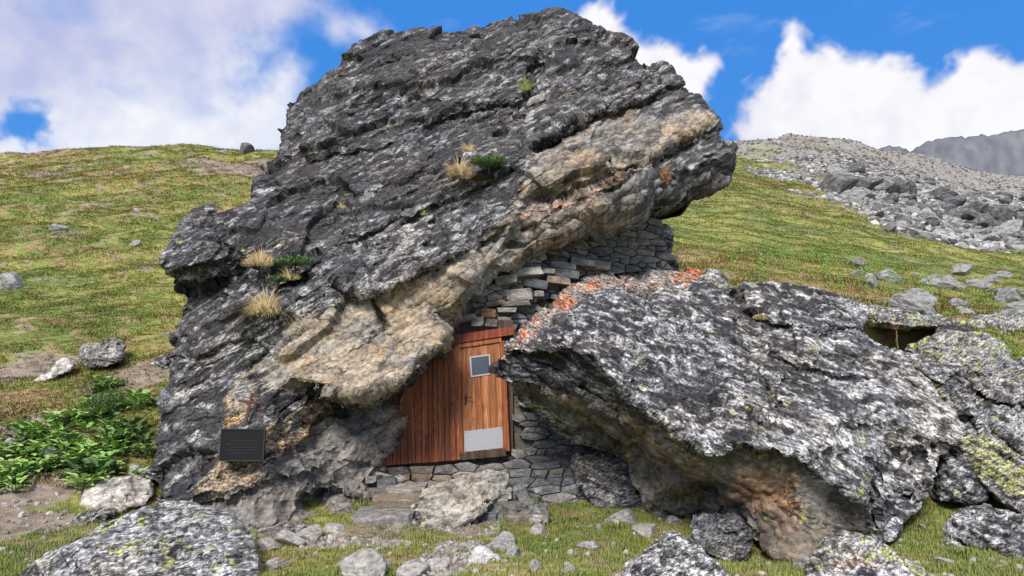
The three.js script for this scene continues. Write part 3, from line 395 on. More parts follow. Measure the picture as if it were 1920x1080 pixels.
// ───────────────────────── the slab boulder on the right ─────────────────────────
{
  const outline = [[917, 690, 9.0], [935, 663, 9.3], [955, 630, 9.8], [985, 600, 10.4], [1010, 580, 10.7], [1040, 560, 11], [1075, 535, 11.5], [1120, 515, 11.9], [1160, 505, 12.1], [1210, 502, 12.2], [1290, 505, 12.2], [1345, 510, 12.1], [1370, 530, 11.8], [1385, 537, 11.7], [1440, 530, 11.9], [1500, 535, 11.8], [1555, 545, 11.6], [1600, 560, 11.3], [1625, 575, 11.1], [1628, 592, 11], [1612, 620, 10.7], [1650, 640, 10.5], [1690, 660, 10.2], [1720, 700, 9.8], [1745, 720, 9.7], [1760, 740, 9.5], [1790, 770, 9.2], [1805, 800, 9], [1800, 825, 8.9], [1775, 842, 8.8], [1765, 870, 8.7], [1762, 895, 8.6], [1745, 930, 8.7], [1705, 972, 8.4], [1672, 1008, 8.2], [1640, 1015, 8.1], [1560, 1052, 7.7], [1500, 1056, 7.6], [1450, 1040, 7.8], [1415, 1010, 8.3], [1385, 985, 8.8], [1310, 970, 9.6], [1240, 972, 10.0], [1205, 966, 10.2], [1192, 905, 10.2], [1180, 862, 10.3], [1120, 835, 10.4], [1060, 822, 10.3], [1010, 792, 10.1], [975, 760, 9.8], [945, 722, 9.3]];
  const pts = [[960, 652, 9.2], [1040, 645, 8.95], [1105, 663, 8.6], [1178, 741, 8.3], [1200, 763, 8.2], [1255, 796, 8.0], [1300, 835, 7.7], [1330, 842, 7.6], [1372, 828, 7.6], [1433, 836, 7.45], [1500, 848, 7.4], [1519, 870, 7.35], [1591, 913, 7.4], [1632, 941, 7.5], [1640, 990, 7.7],
    [1100, 590, 10], [1200, 560, 10.9], [1300, 560, 11], [1200, 640, 9.6], [1300, 660, 9.3], [1300, 750, 8.5], [1400, 600, 10.6], [1400, 700, 9.0], [1400, 780, 8.1], [1500, 640, 10], [1500, 740, 8.7], [1560, 600, 10.8], [1600, 680, 9.8], [1600, 780, 8.5], [1580, 860, 7.9], [1680, 760, 9.1], [1700, 840, 8.7], [1660, 880, 8.2], [1690, 930, 8.4], [1740, 800, 9.1],
    [1000, 720, 9.35], [1060, 740, 9.35], [1120, 740, 9.0], [1150, 770, 9.0], [1050, 780, 9.9], [1100, 800, 9.9], [1160, 820, 9.6], [1210, 820, 9.2], [1250, 860, 9.0], [1230, 930, 9.8], [1300, 900, 8.8], [1350, 880, 8.2], [1320, 950, 9.4], [1400, 900, 8.0], [1400, 950, 8.5], [1450, 930, 7.9], [1500, 900, 7.65], [1500, 980, 7.75], [1570, 960, 7.65], [1560, 1010, 7.75]];
  const ledges = [
    [[[945, 668], [1000, 655], [1060, 652], [1110, 668], [1178, 744], [1255, 800], [1300, 838], [1330, 845], [1372, 831], [1433, 839], [1500, 852], [1525, 876]], 0.30, 60, 1],
    [[[1395, 575], [1440, 600], [1530, 622], [1612, 612]], 0.28, 26, 1], [[[1430, 641], [1513, 691], [1590, 705], [1652, 708]], 0.20, 22, 1], [[[1380, 716], [1450, 712], [1513, 702]], 0.10, 18, 1],
    [[[1660, 845], [1720, 830], [1800, 822]], 0.20, 24, 1], [[[1180, 800], [1260, 850], [1340, 900], [1400, 960]], 0.15, 30, 1], [[[1000, 700], [1080, 730], [1170, 790]], 0.18, 26, 1], [[[1480, 780], [1560, 800], [1650, 790]], 0.08, 18, 1], [[[1600, 650], [1680, 690], [1740, 740]], 0.12, 20, 1], [[[1520, 560], [1580, 580], [1625, 592]], 0.10, 14, 1]];
  const cracks = [[[[1658, 868], [1645, 930], [1634, 1000]], 0.35, 6], [[[1690, 830], [1680, 900], [1668, 960]], 0.2, 7], [[[1730, 830], [1720, 890], [1700, 950]], 0.25, 8], [[[1380, 540], [1400, 580], [1440, 612]], 0.16, 6], [[[1300, 900], [1360, 940], [1420, 960]], 0.08, 4], [[[1090, 760], [1150, 830], [1180, 850]], 0.2, 10], [[[1480, 900], [1495, 960], [1480, 1020]], 0.08, 4]];
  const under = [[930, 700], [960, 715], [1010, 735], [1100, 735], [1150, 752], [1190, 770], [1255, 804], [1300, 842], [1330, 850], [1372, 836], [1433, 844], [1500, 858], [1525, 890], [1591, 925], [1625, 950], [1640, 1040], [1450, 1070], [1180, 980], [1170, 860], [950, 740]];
  const orange1 = [[1035, 575], [1050, 552], [1085, 540], [1118, 538], [1105, 556], [1070, 575]], orange0 = [[960, 628], [985, 600], [1015, 592], [1000, 610], [975, 640]], orange2 = [[1265, 520], [1280, 505], [1315, 510], [1310, 525]], pale = [[930, 672], [960, 628], [1010, 580], [1075, 535], [1160, 505], [1300, 500], [1340, 515], [1260, 530], [1180, 528], [1110, 552], [1060, 585], [1010, 620], [975, 660], [945, 680]];
  const orangeU = [[1370, 880], [1430, 870], [1500, 890], [1510, 950], [1430, 960], [1380, 930]], greyU = [[1500, 880], [1545, 900], [1560, 960], [1500, 950]], rustU = [[1160, 775], [1220, 800], [1300, 850], [1320, 900], [1240, 850], [1170, 800]];
  const f = frame(0.30, 0.82, 0.46, 0.92, -0.30, 0.1);
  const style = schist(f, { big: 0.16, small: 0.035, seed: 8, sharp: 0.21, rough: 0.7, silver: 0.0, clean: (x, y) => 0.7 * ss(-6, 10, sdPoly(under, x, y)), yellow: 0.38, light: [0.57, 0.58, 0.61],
    paint: (c, x, y, t) => {
      const m = patchMask(pale, x, y, t, 8, 14); if (m > 0) { c = mix3(c, fresh(t, [0.42, 0.36, 0.32], [0.45, 0.25, 0.16], 0.5), m * 0.85); for (const o of [orange0, orange1, orange2]) c = mix3(c, [0.60, 0.17, 0.05], patchMask(o, x, y, t, 5, 22) * ss(-0.14, 0.1, t.fl) * 0.9); }
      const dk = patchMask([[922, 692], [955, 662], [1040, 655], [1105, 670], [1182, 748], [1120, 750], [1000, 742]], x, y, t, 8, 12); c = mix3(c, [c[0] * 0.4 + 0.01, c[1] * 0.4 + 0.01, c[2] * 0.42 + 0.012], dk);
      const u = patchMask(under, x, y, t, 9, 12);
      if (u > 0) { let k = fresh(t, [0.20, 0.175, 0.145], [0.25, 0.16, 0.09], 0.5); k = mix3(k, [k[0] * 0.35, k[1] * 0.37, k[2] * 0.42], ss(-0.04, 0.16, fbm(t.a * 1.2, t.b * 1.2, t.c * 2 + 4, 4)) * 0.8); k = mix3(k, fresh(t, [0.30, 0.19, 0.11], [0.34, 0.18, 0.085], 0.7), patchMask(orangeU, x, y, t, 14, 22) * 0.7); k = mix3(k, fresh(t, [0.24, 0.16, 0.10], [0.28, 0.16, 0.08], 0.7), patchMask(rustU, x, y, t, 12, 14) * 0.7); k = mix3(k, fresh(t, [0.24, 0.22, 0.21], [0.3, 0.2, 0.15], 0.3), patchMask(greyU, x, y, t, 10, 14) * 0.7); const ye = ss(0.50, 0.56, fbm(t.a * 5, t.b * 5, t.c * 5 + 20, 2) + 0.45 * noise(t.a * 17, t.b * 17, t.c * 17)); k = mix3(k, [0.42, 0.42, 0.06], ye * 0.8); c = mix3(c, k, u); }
      return c;
    } });
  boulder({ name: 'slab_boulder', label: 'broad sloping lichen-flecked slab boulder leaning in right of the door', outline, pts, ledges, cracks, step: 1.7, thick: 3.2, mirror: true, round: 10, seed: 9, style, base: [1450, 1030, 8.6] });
}
// ───────────────────────── smaller boulders ─────────────────────────
// front rocks drawn by outline; near and far edge distances, and a bulge
function rock(name, label, pts2, Dn, Df, o = {}) {
  const ys = pts2.map((p) => p[1]), yt = Math.min(...ys), yb = Math.max(...ys), xs = pts2.map((p) => p[0]), xm = (Math.min(...xs) + Math.max(...xs)) / 2, xw = Math.max(...xs) - xm;
  const D = (x, y) => mix(Df, Dn, Math.pow((y - yt) / (yb - yt), 0.8)) + (o.turn ?? 0) * (x - xm) / xw + (o.hollow ?? 0.25) * Math.abs((x - xm) / xw) ** 2 * (Df - Dn);
  const outline = pts2.map(([x, y]) => [x, y, D(x, y)]), r = rng(o.seed ?? 4), inner = [];
  for (let i = 0; i < (o.n ?? 9); i++) { let x, y, k = 0; do { x = mix(Math.min(...xs), Math.max(...xs), r()); y = mix(yt, yb, r()); } while (sdPoly(pts2, x, y) < 6 && ++k < 60); inner.push([x, y, D(x, y) - (o.bulge ?? 0.12) * (0.3 + r())]); }
  return boulder({ name, label, outline, pts: [...inner, ...(o.pts ?? [])], step: o.step ?? 2.0, thick: o.thick ?? Math.max(0.4, (Df - Dn) * 0.9), round: (o.round ?? 14) * 0.6, seed: o.seed ?? 4, jag: o.jag ?? 1, cracks: o.cracks, ledges: o.ledges, group: o.group, category: o.category, base: [xm, yb, (Dn + Df) / 2],
    style: schist(o.frame ?? frame(0.2, 0.85, 0.35, 0.9, 0.25, 0.2), { big: (o.big ?? 0.06) * 1.5, small: (o.small ?? 0.03) * 0.8, sharp: 0.22, k: o.k ?? 1.5, seed: o.seed ?? 4, rough: o.rough ?? 0.7, light: [0.50, 0.505, 0.52], silver: (o.silver ?? 0.08) - 0.05, yellow: o.yellow ?? 0.36, paint: o.paint, clean: o.clean && (() => 1) }) });
}
const tint = (tone, rust, amt, keep = 0.25) => (c, x, y, t) => mix3(fresh(t, tone, rust, amt), c, clamp(keep * (t.li < 0.4 ? 1.6 : 0.7)));
rock('foreground_boulder', 'large rounded lichen-spotted boulder at the bottom left corner', [[15, 1085], [60, 1050], [120, 1020], [200, 985], [260, 960], [310, 948], [350, 952], [400, 965], [440, 985], [470, 1015], [483, 1050], [490, 1150], [5, 1150]], 5.75, 7.6, { seed: 21, silver: 0.16, yellow: 0.24, n: 6, rough: 0.5, small: 0.02, big: 0.05, thick: 1.2, round: 24, bulge: 0.10, step: 2, cracks: [[[[200, 1060], [330, 1020], [370, 1040]], 0.08, 4], [[[320, 1000], [380, 1050], [440, 1060]], 0.06, 3]] });
rock('white_pointed_rock', 'pale spiky white rock poking up at the bottom edge', [[1150, 1140], [1165, 1085], [1190, 1060], [1230, 1030], [1255, 1005], [1275, 1003], [1310, 1025], [1325, 1050], [1345, 1060], [1368, 1085], [1378, 1140]], 6.0, 6.9, { seed: 23, silver: 0.30, yellow: 0.6, thick: 0.7, round: 9, bulge: 0.12, small: 0.05, paint: (c, x, y, t) => mix3(c, [0.55, 0.55, 0.55], ss(-0.1, 0.12, t.fl) * 0.7) });
rock('lichen_rock', 'low yellow-green lichened rock below the slab boulder', [[1512, 1140], [1522, 1085], [1535, 1045], [1560, 1015], [1590, 1003], [1640, 1015], [1690, 1040], [1740, 1075], [1760, 1140]], 6.0, 7.1, { seed: 25, silver: 0.20, yellow: 0.20, thick: 0.8, round: 14, paint: (c, x, y, t) => mix3(c, [0.5, 0.36, 0.27], patchMask([[1560, 1060], [1600, 1040], [1660, 1062], [1620, 1070]], x, y, t, 6, 10) * 0.7) });
rock('chock_stone', 'blue-grey block wedged under the front of the slab boulder', [[1292, 990], [1300, 968], [1340, 964], [1380, 968], [1405, 985], [1413, 1020], [1402, 1052], [1370, 1055], [1330, 1042], [1298, 1015]], 7.75, 8.15, { seed: 27, silver: -0.02, yellow: 0.5, thick: 0.7, round: 10, paint: tint([0.18, 0.19, 0.215], [0.26, 0.25, 0.24], 0.6, 0.4) });
rock('edge_slab', 'flat pale slab with grass tuft at the right bottom', [[1775, 1020], [1790, 985], [1830, 955], [1852, 949], [1920, 972], [1970, 1000], [1975, 1060], [1900, 1048], [1860, 1032], [1845, 1062], [1800, 1052]], 7.5, 8.5, { seed: 29, silver: 0.24, yellow: 0.34, thick: 0.9, round: 10, ledges: [[[[1785, 1012], [1830, 1018], [1880, 1030]], 0.2, 20, 1]] });
rock('striated_boulder', 'striped dark boulder with yellow-green lichen patch on the right edge', [[1762, 735], [1800, 700], [1850, 712], [1895, 690], [1925, 678], [1975, 700], [2000, 900], [1975, 1000], [1925, 980], [1880, 945], [1840, 908], [1808, 858], [1800, 830], [1812, 802], [1790, 768]], 8.5, 10.2, { seed: 31, silver: 0.10, yellow: 0.34, thick: 1.6, round: 18, n: 16, small: 0.06, frame: frame(0.45, 0.75, 0.45, 0.85, -0.45, 0.1), ledges: [[[[1790, 770], [1860, 800], [1930, 860]], 0.25, 24, 1], [[[1815, 720], [1870, 745], [1930, 760]], 0.2, 22, 1]], paint: (c, x, y, t) => mix3(c, [0.42, 0.43, 0.13], patchMask([[1805, 830], [1840, 820], [1890, 860], [1970, 880], [1970, 960], [1900, 930], [1830, 890]], x, y, t, 8, 22) * ss(-0.2, 0.12, t.fl) * 0.8) });
rock('dark_cleft_rock', 'dark rock in the cleft between slab boulder and striped boulder', [[1755, 900], [1770, 850], [1800, 840], [1830, 890], [1850, 915], [1845, 935], [1800, 945], [1760, 940]], 8.9, 9.3, { seed: 32, silver: 0.0, thick: 0.8, round: 10 });
rock('lichen_slab', 'greenish lichen-covered flat slab behind the slab boulder', [[1700, 656], [1740, 632], [1790, 622], [1850, 628], [1890, 655], [1908, 690], [1850, 708], [1800, 694], [1760, 682]], 10.9, 12.1, { seed: 33, silver: 0.20, yellow: 0.14, thick: 1.0, round: 9, k: 1.2 });
rock('cavity_slab', 'lichened slab roofing a dark hollow among the right boulders', [[1618, 585], [1640, 574], [1690, 578], [1750, 588], [1800, 600], [1790, 612], [1750, 612], [1700, 610], [1640, 606]], 12.2, 13.4, { seed: 35, silver: 0.15, yellow: 0.16, thick: 1.2, round: 6, n: 6, bulge: 0.04 });
rock('shelf_rock', 'small dark shelf rock under the lichen-covered slab', [[1685, 655], [1720, 664], [1760, 680], [1812, 692], [1802, 708], [1765, 722], [1735, 705], [1712, 690]], 10.3, 10.8, { seed: 37, silver: 0.08, yellow: 0.22, thick: 0.7, round: 7, n: 5, bulge: 0.05 });
rock('mossy_block', 'grey block with rusty side at the right edge beyond the slabs', [[1815, 606], [1835, 594], [1870, 588], [1930, 590], [1975, 602], [1970, 645], [1900, 640], [1850, 640], [1825, 630]], 12.3, 13.2, { seed: 39, silver: 0.14, yellow: 0.22, thick: 0.9, round: 9 });
rock('angular_block', 'angular pale block resting against the lichen-covered slab', [[1745, 640], [1762, 612], [1795, 596], [1820, 604], [1828, 632], [1790, 640]], 11.9, 12.6, { seed: 40, silver: 0.16, yellow: 0.15, thick: 0.6, round: 6, n: 5, bulge: 0.05 });
rock('inner_rock', 'dark rock deep in the gap under the slab boulder', [[1075, 860], [1110, 835], [1150, 830], [1195, 860], [1215, 965], [1160, 968], [1115, 950], [1085, 905]], 10.35, 10.75, { seed: 41, silver: -0.05, yellow: 0.7, thick: 0.8, round: 10, paint: tint([0.13, 0.13, 0.15], [0.16, 0.15, 0.15], 0.5, 0.5) });  // dark grey tint mixed with the lichen colours over the whole rock
rock('end_rock', 'dark rough rock closing the far end of the upper dry-stone wall', [[1190, 440], [1215, 425], [1240, 417], [1258, 432], [1262, 452], [1256, 472], [1274, 500], [1280, 530], [1200, 530], [1188, 480]], 12.35, 12.9, { seed: 43, silver: 0.0, yellow: 0.6, thick: 1.2, round: 10 });
rock('step_mound', 'pale lichened mound of rock before the hut steps', [[708, 1012], [722, 992], [745, 962], [780, 932], [820, 905], [870, 885], [925, 880], [955, 890], [950, 930], [905, 962], [872, 985], [845, 1012], [790, 1022], [740, 1022]], 8.75, 10.2, { seed: 45, clean: true, silver: 0.1, yellow: 0.30, thick: 0.5, round: 12, n: 10, paint: (c, x, y, t) => mix3(c, fresh(t, [0.36, 0.335, 0.29], [0.40, 0.36, 0.27], 0.6), ss(770, 810, x + (950 - y) * 0.4 + t.fl * 60) * 0.85) });
rock('white_cornered_stone', 'white-topped angular stone lying in the grass below the steps', [[874, 1060], [880, 1030], [898, 1019], [922, 1030], [942, 1046], [951, 1064], [940, 1074], [895, 1070]], 7.45, 7.8, { seed: 47, clean: true, silver: 0.3, yellow: 0.8, thick: 0.3, round: 6, step: 1.8, n: 5, bulge: 0.05, paint: tint([0.42, 0.42, 0.42], [0.5, 0.48, 0.44], 0.6, 0.15) });
rock('pale_flat_boulder', 'pale rounded boulder among green leaves at the left', [[148, 955], [158, 918], [195, 897], [245, 890], [285, 898], [290, 925], [270, 950], [210, 962]], 8.9, 9.6, { seed: 49, clean: true, silver: 0.28, yellow: 0.34, thick: 0.6, round: 12, paint: tint([0.44, 0.41, 0.37], [0.46, 0.4, 0.3], 0.5, 0.35) });
rock('low_slab', 'low grey slab sunk in grass by the leafy plants', [[112, 990], [140, 970], [180, 952], [215, 950], [212, 965], [170, 985], [130, 998]], 8.3, 8.9, { seed: 51, silver: 0.2, yellow: 0.4, thick: 0.3, round: 6, n: 4, bulge: 0.03 });
rock('hillside_block', 'grey cracked block on the slope left of the great boulder', [[152, 668], [158, 648], [190, 640], [218, 630], [230, 650], [222, 680], [200, 690], [165, 682]], 13.9, 14.6, { seed: 53, silver: 0.15, yellow: 0.7, thick: 0.8, round: 7, step: 2, n: 5, paint: tint([0.34, 0.32, 0.30], [0.4, 0.33, 0.25], 0.4, 0.4) });
rock('pale_hillside_stone', 'pale wedge-shaped stone on the left slope beside the cracked block', [[62, 716], [90, 695], [105, 674], [125, 668], [142, 682], [128, 698], [95, 710]], 13.4, 14.0, { seed: 55, clean: true, silver: 0.4, yellow: 0.7, thick: 0.5, round: 6, step: 2, n: 4, bulge: 0.05, paint: tint([0.46, 0.44, 0.41], [0.5, 0.42, 0.34], 0.4, 0.2) });
rock('dark_side_rock', 'small dark rock at the left foot of the great boulder', [[262, 890], [285, 862], [308, 845], [315, 890], [300, 900], [275, 898]], 9.6, 9.9, { seed: 57, silver: -0.05, yellow: 0.6, thick: 0.4, round: 6, n: 4 });
rock('left_lobe_stone', 'grey stone tucked against the left side of the great boulder', [[284, 682], [300, 668], [322, 670], [330, 682], [305, 690]], 11.0, 11.2, { seed: 58, silver: 0.2, yellow: 0.7, thick: 0.4, round: 5, n: 3 });
rock('base_slab', 'dark slab lying at the foot of the great boulder below the plaque', [[470, 1028], [480, 1000], [540, 985], [570, 990], [580, 1012], [545, 1030], [500, 1036]], 8.3, 8.8, { seed: 59, silver: -0.1, yellow: 0.8, thick: 0.4, round: 8, n: 4, bulge: 0.04, paint: tint([0.2, 0.17, 0.15], [0.24, 0.2, 0.17], 0.5, 0.3) });
// ───────────────────────── surface textures ─────────────────────────
const woodMap = tex(512, 1024, (u, v) => {                           // 1 m wide, 2 m long, grain upright
  const wob = fbm(u * 9, v * 1.6, 3, 3) * 0.12, rings = Math.sin((u * 26 + wob * 30 + noise(u * 7, v * 0.9, 8) * 5) * 6.28), fib = fbm(u * 90, v * 3.2, 2, 3), st = fbm(u * 16, v * 1.2, 6, 4);
  let kn = 0; for (let q = 0; q < 26; q++) { const kx = hash3(q, 1, 2, 7), ky = hash3(q, 3, 4, 7); const dx = (u - kx) * 1, dy = (v - ky) * 1.3; kn = Math.max(kn, Math.exp(-(dx * dx + dy * dy) * 14000)); }
  const g = 150 + rings * 18 + fib * 75 + st * 110 - kn * 90; return [g * 1.12, g * 0.98, g * 0.92]; });
const woodBump = tex(512, 1024, (u, v) => { const fib = fbm(u * 90, v * 3.2, 2, 3), g = 150 + Math.sin((u * 26 + fbm(u * 9, v * 1.6, 3, 3) * 3.6 + noise(u * 7, v * 0.9, 8) * 5) * 6.28) * 35 + fib * 110; return [g, g, g]; }, false);
const stoneMap = tex(512, 512, (u, v) => { const n = fbm(u * 6, v * 9, 2, 5, 0.65), m = fbm(u * 28, v * 36, 4, 3), l = ss(0.16, 0.3, fbm(u * 11, v * 14, 9, 4)); const g = 172 + n * 120 + m * 55; return [mix(g, 215, l * 0.4), mix(g, 214, l * 0.4) - 2, mix(g, 205, l * 0.4) - 5]; });
const stoneBump = tex(512, 512, (u, v) => { const g = 128 + fbm(u * 7, v * 12, 2, 5, 0.65) * 190; return [g, g, g]; }, false);

// ───────────────────────── the hut front ─────────────────────────
const hutD = (px) => 10.7 + (px - 724) * 0.0011;
const hut = new THREE.Group(); hut.name = 'hut_front'; hut.position.copy(at(800, 868, hutD(800)));
tag(hut, 'orange-brown timber hut front with door, wedged between the two boulders', 'hut');
// a board: corners on the wall [x, y] (clockwise from upper left), proud of the wall by `out`, thickness, with a small chamfer
function board(corners, out, thick, origin, ch = 0.004) {
  const P = corners.map(([x, y]) => at(x, y, hutD(x) - out).sub(origin)), c = P.reduce((a, p) => a.add(p), new THREE.Vector3()).divideScalar(P.length);
  const nrm = new THREE.Vector3().crossVectors(P[2].clone().sub(P[0]), P[1].clone().sub(P[0])).normalize(); if (nrm.z < 0) nrm.negate();
  const ins = P.map((p) => { const d = c.clone().sub(p); const k = d.length(); return p.clone().addScaledVector(d, Math.min(0.45, ch * 1.6 / k)); });
  const mid = P.map((p) => p.clone().addScaledVector(nrm, -ch)), bk = P.map((p) => p.clone().addScaledVector(nrm, -thick));
  const n = P.length, pos = [], uv = []; const put = (...v) => { for (const p of v) { pos.push(p.x, p.y, p.z); uv.push(p.x + origin.x * 3.1, (p.y + origin.y) / 2); } };
  const quad = (a, b, d, e) => { put(a, b, d); put(a, d, e); };
  for (let i = 1; i < n - 1; i++) put(ins[0], ins[i + 1], ins[i]);
  for (let i = 0; i < n; i++) { const j = (i + 1) % n; quad(ins[i], ins[j], mid[j], mid[i]); quad(mid[i], mid[j], bk[j], bk[i]); }
  for (let i = 1; i < n - 1; i++) put(bk[0], bk[i], bk[i + 1]);
  const g = new THREE.BufferGeometry(); g.setAttribute('position', new THREE.Float32BufferAttribute(pos, 3)); g.setAttribute('uv', new THREE.Float32BufferAttribute(uv, 2)); g.computeVertexNormals(); return g;
}
const wood = [[0.66, 0.25, 0.09], [0.56, 0.19, 0.07], [0.78, 0.33, 0.13], [0.47, 0.15, 0.06], [0.70, 0.28, 0.105]].map((c) => new THREE.MeshStandardMaterial({ color: new THREE.Color().setRGB(...c), map: woodMap, bumpMap: woodBump, bumpScale: 0.004, roughness: 0.62, side: THREE.DoubleSide }));
const doorWood = [[0.86, 0.44, 0.19], [0.78, 0.38, 0.155], [0.92, 0.50, 0.23], [0.72, 0.33, 0.13]].map((c) => new THREE.MeshStandardMaterial({ color: new THREE.Color().setRGB(...c), map: woodMap, bumpMap: woodBump, bumpScale: 0.004, roughness: 0.62, side: THREE.DoubleSide }));
const beamWood = new THREE.MeshStandardMaterial({ color: new THREE.Color().setRGB(0.52, 0.135, 0.055), map: woodMap, bumpMap: woodBump, bumpScale: 0.004, roughness: 0.65, side: THREE.DoubleSide });
const greyWood = new THREE.MeshStandardMaterial({ color: new THREE.Color().setRGB(0.19, 0.165, 0.145), map: woodMap, bumpMap: woodBump, bumpScale: 0.006, roughness: 0.9, side: THREE.DoubleSide });
const metal = new THREE.MeshStandardMaterial({ color: new THREE.Color().setRGB(0.62, 0.62, 0.63), metalness: 0.75, roughness: 0.5 });
const iron = new THREE.MeshStandardMaterial({ color: new THREE.Color().setRGB(0.05, 0.04, 0.035), metalness: 0.4, roughness: 0.6 });
function part(name, geo, mat, parent, label) { const m = new THREE.Mesh(geo, mat); m.name = name; if (label) m.userData.label = label; parent.add(m); return m; }
{
  const O = hut.position, r = rng(91);
  const bottom = (x) => mix(873, 862, (x - 722) / 140);
  // upright boards of the left wall; tops run up behind the overhang
  const seams = [712, 724, 736.5, 751, 765, 779, 791.5, 804, 814, 823, 834, 844, 856.5];
  const topY = (x) => { const L = [[712, 815], [735, 800], [760, 730], [775, 690], [800, 655], [835, 620], [860, 612]]; let i = 1; while (i < L.length - 1 && L[i][0] < x) i++; return mix(L[i - 1][1], L[i][1], (x - L[i - 1][0]) / (L[i][0] - L[i - 1][0])); };
  for (let i = 0; i < seams.length - 1; i++) {
    const a = seams[i] + 0.45, b = seams[i + 1] - 0.45, lean = 0.018, ta = topY(a), tb = topY(b), proud = i % 2 ? 0.02 : 0.008;
    part('plank', board([[a - (bottom(a) - ta) * lean, ta], [b - (bottom(b) - tb) * lean, tb], [b, bottom(b) + r() * 1.2], [a, bottom(a) + r() * 1.2]], proud + r() * 0.005, 0.05, O), wood[(r() * 5) | 0], hut);
  }
  part('backing_board', board([[712, 600], [962, 600], [962, 862], [712, 878]], -0.06, 0.03, O), greyWood, hut);
  part('post', board([[850.5, 640], [862.5, 638], [869.5, 861.5], [857, 862.5]], 0.035, 0.07, O), wood[4], hut);
  part('header_beam', board([[842, 629], [964, 612], [965, 627], [843, 646]], 0.07, 0.12, O), beamWood, hut, 'dark reddish header beam above the door');
  part('door_head', board([[861, 644.5], [940, 633], [941, 640.5], [862, 652.5]], 0.05, 0.07, O), wood[2], hut);
  part('door_post', board([[937.5, 640.5], [946, 638], [956, 846], [946.6, 846]], 0.05, 0.08, O), wood[0], hut);
  part('sill', board([[863, 850.5], [948, 842.5], [950, 855], [864, 863]], 0.065, 0.12, O), greyWood, hut, 'weathered grey door sill');
  // door
  const door = new THREE.Group(); door.name = 'door'; hut.add(door);
  const n = 6, tl = [863.2, 652.6], tr = [937, 641], bl = [869.8, 849.8], br = [946, 842];
  const P = (u, v) => [mix(mix(tl[0], tr[0], u), mix(bl[0], br[0], u), v), mix(mix(tl[1], tr[1], u), mix(bl[1], br[1], u), v)];
  const us = [0, 0.15, 0.33, 0.5, 0.68, 0.85, 1];
  for (let i = 0; i < n; i++) part('door_plank', board([P(us[i] + 0.004, 0), P(us[i + 1] - 0.004, 0), P(us[i + 1] - 0.004, 1), P(us[i] + 0.004, 1)], 0.022 + (i % 2) * 0.004, 0.04, O, 0.005), doorWood[(i * 3 + 1) % 4], door);
  const wq = [[880.5, 669], [919, 664], [920.5, 702], [883, 707.5]];
  const c = [900.8, 685.6], sh = (q, k) => [c[0] + (q[0] - c[0]) * k, c[1] + (q[1] - c[1]) * k];
  for (let i = 0; i < 4; i++) { const j = (i + 1) % 4, a = wq[i], b = wq[j]; part('window_frame', board([a, b, sh(b, 0.86), sh(a, 0.86)].map((q) => q), 0.036 + (i % 2) * 0.0015, 0.02, O, 0.002), metal, door); }
  part('window_pane', board(wq.map((q) => sh(q, 0.87)), 0.031, 0.006, O, 0.001), new THREE.MeshPhysicalMaterial({ color: new THREE.Color().setRGB(0.085, 0.10, 0.125), roughness: 0.22, metalness: 0, clearcoat: 0.6, clearcoatRoughness: 0.15, side: THREE.DoubleSide }), door, 'blue-grey window pane');
  // tread plate: sheet with raised diamonds pressed out of it
  const kp = [[870.2, 808.8], [942, 800.5], [943.6, 840], [871.6, 847.6]];
  part('kick_plate', board(kp, 0.034, 0.012, O, 0.001), metal, door, 'aluminium tread plate on the lower door');
  const bars = [], K = (u, v) => [mix(mix(kp[0][0], kp[1][0], u), mix(kp[3][0], kp[2][0], u), v), mix(mix(kp[0][1], kp[1][1], u), mix(kp[3][1], kp[2][1], u), v)];
  const cols = 18, rows = 10;
  for (let i = 0; i < cols; i++) for (let j = 0; j < rows; j++) { const u = (i + 0.5) / cols, v = (j + 0.5) / rows, q = K(u, v), s = (i + j) % 2 ? 1 : -1, g = new THREE.SphereGeometry(1, 6, 4); g.scale(0.0155, 0.0048, 0.003); g.rotateZ(s * 0.75); const w = at(q[0], q[1], hutD(q[0]) - 0.0345).sub(O); g.translate(w.x, w.y, w.z); bars.push(g); }
  part('tread_pattern', mergeGeometries(bars), metal, door).userData.kind = 'stuff';
  // screws of the plates
  for (const [u, v] of [[0.03, 0.06], [0.97, 0.06], [0.03, 0.94], [0.97, 0.94], [0.5, 0.06]]) { const q = K(u, v), g = new THREE.SphereGeometry(0.006, 8, 6); const w = at(q[0], q[1], hutD(q[0]) - 0.036).sub(O); g.translate(w.x, w.y, w.z); part('screw', g, iron, door); }
  // handle: back plate and lever
  const hb = at(873.2, 745, hutD(873) - 0.03).sub(O); { const p = new THREE.BoxGeometry(0.025, 0.16, 0.008); p.translate(hb.x, hb.y - 0.03, hb.z + 0.004); part('handle_plate', p, iron, door); const curve = new THREE.CatmullRomCurve3([new THREE.Vector3(0, 0, 0.0), new THREE.Vector3(0, 0, 0.045), new THREE.Vector3(0.02, 0.0, 0.055), new THREE.Vector3(0.1, -0.006, 0.05)]); const g = new THREE.TubeGeometry(curve, 12, 0.008, 6); g.translate(hb.x, hb.y, hb.z + 0.006); part('handle', g, iron, door); const kg = new THREE.TorusGeometry(0.012, 0.004, 5, 10); kg.translate(hb.x, hb.y - 0.085, hb.z + 0.01); part('keyhole', kg, iron, door); }
  add(hut);
}
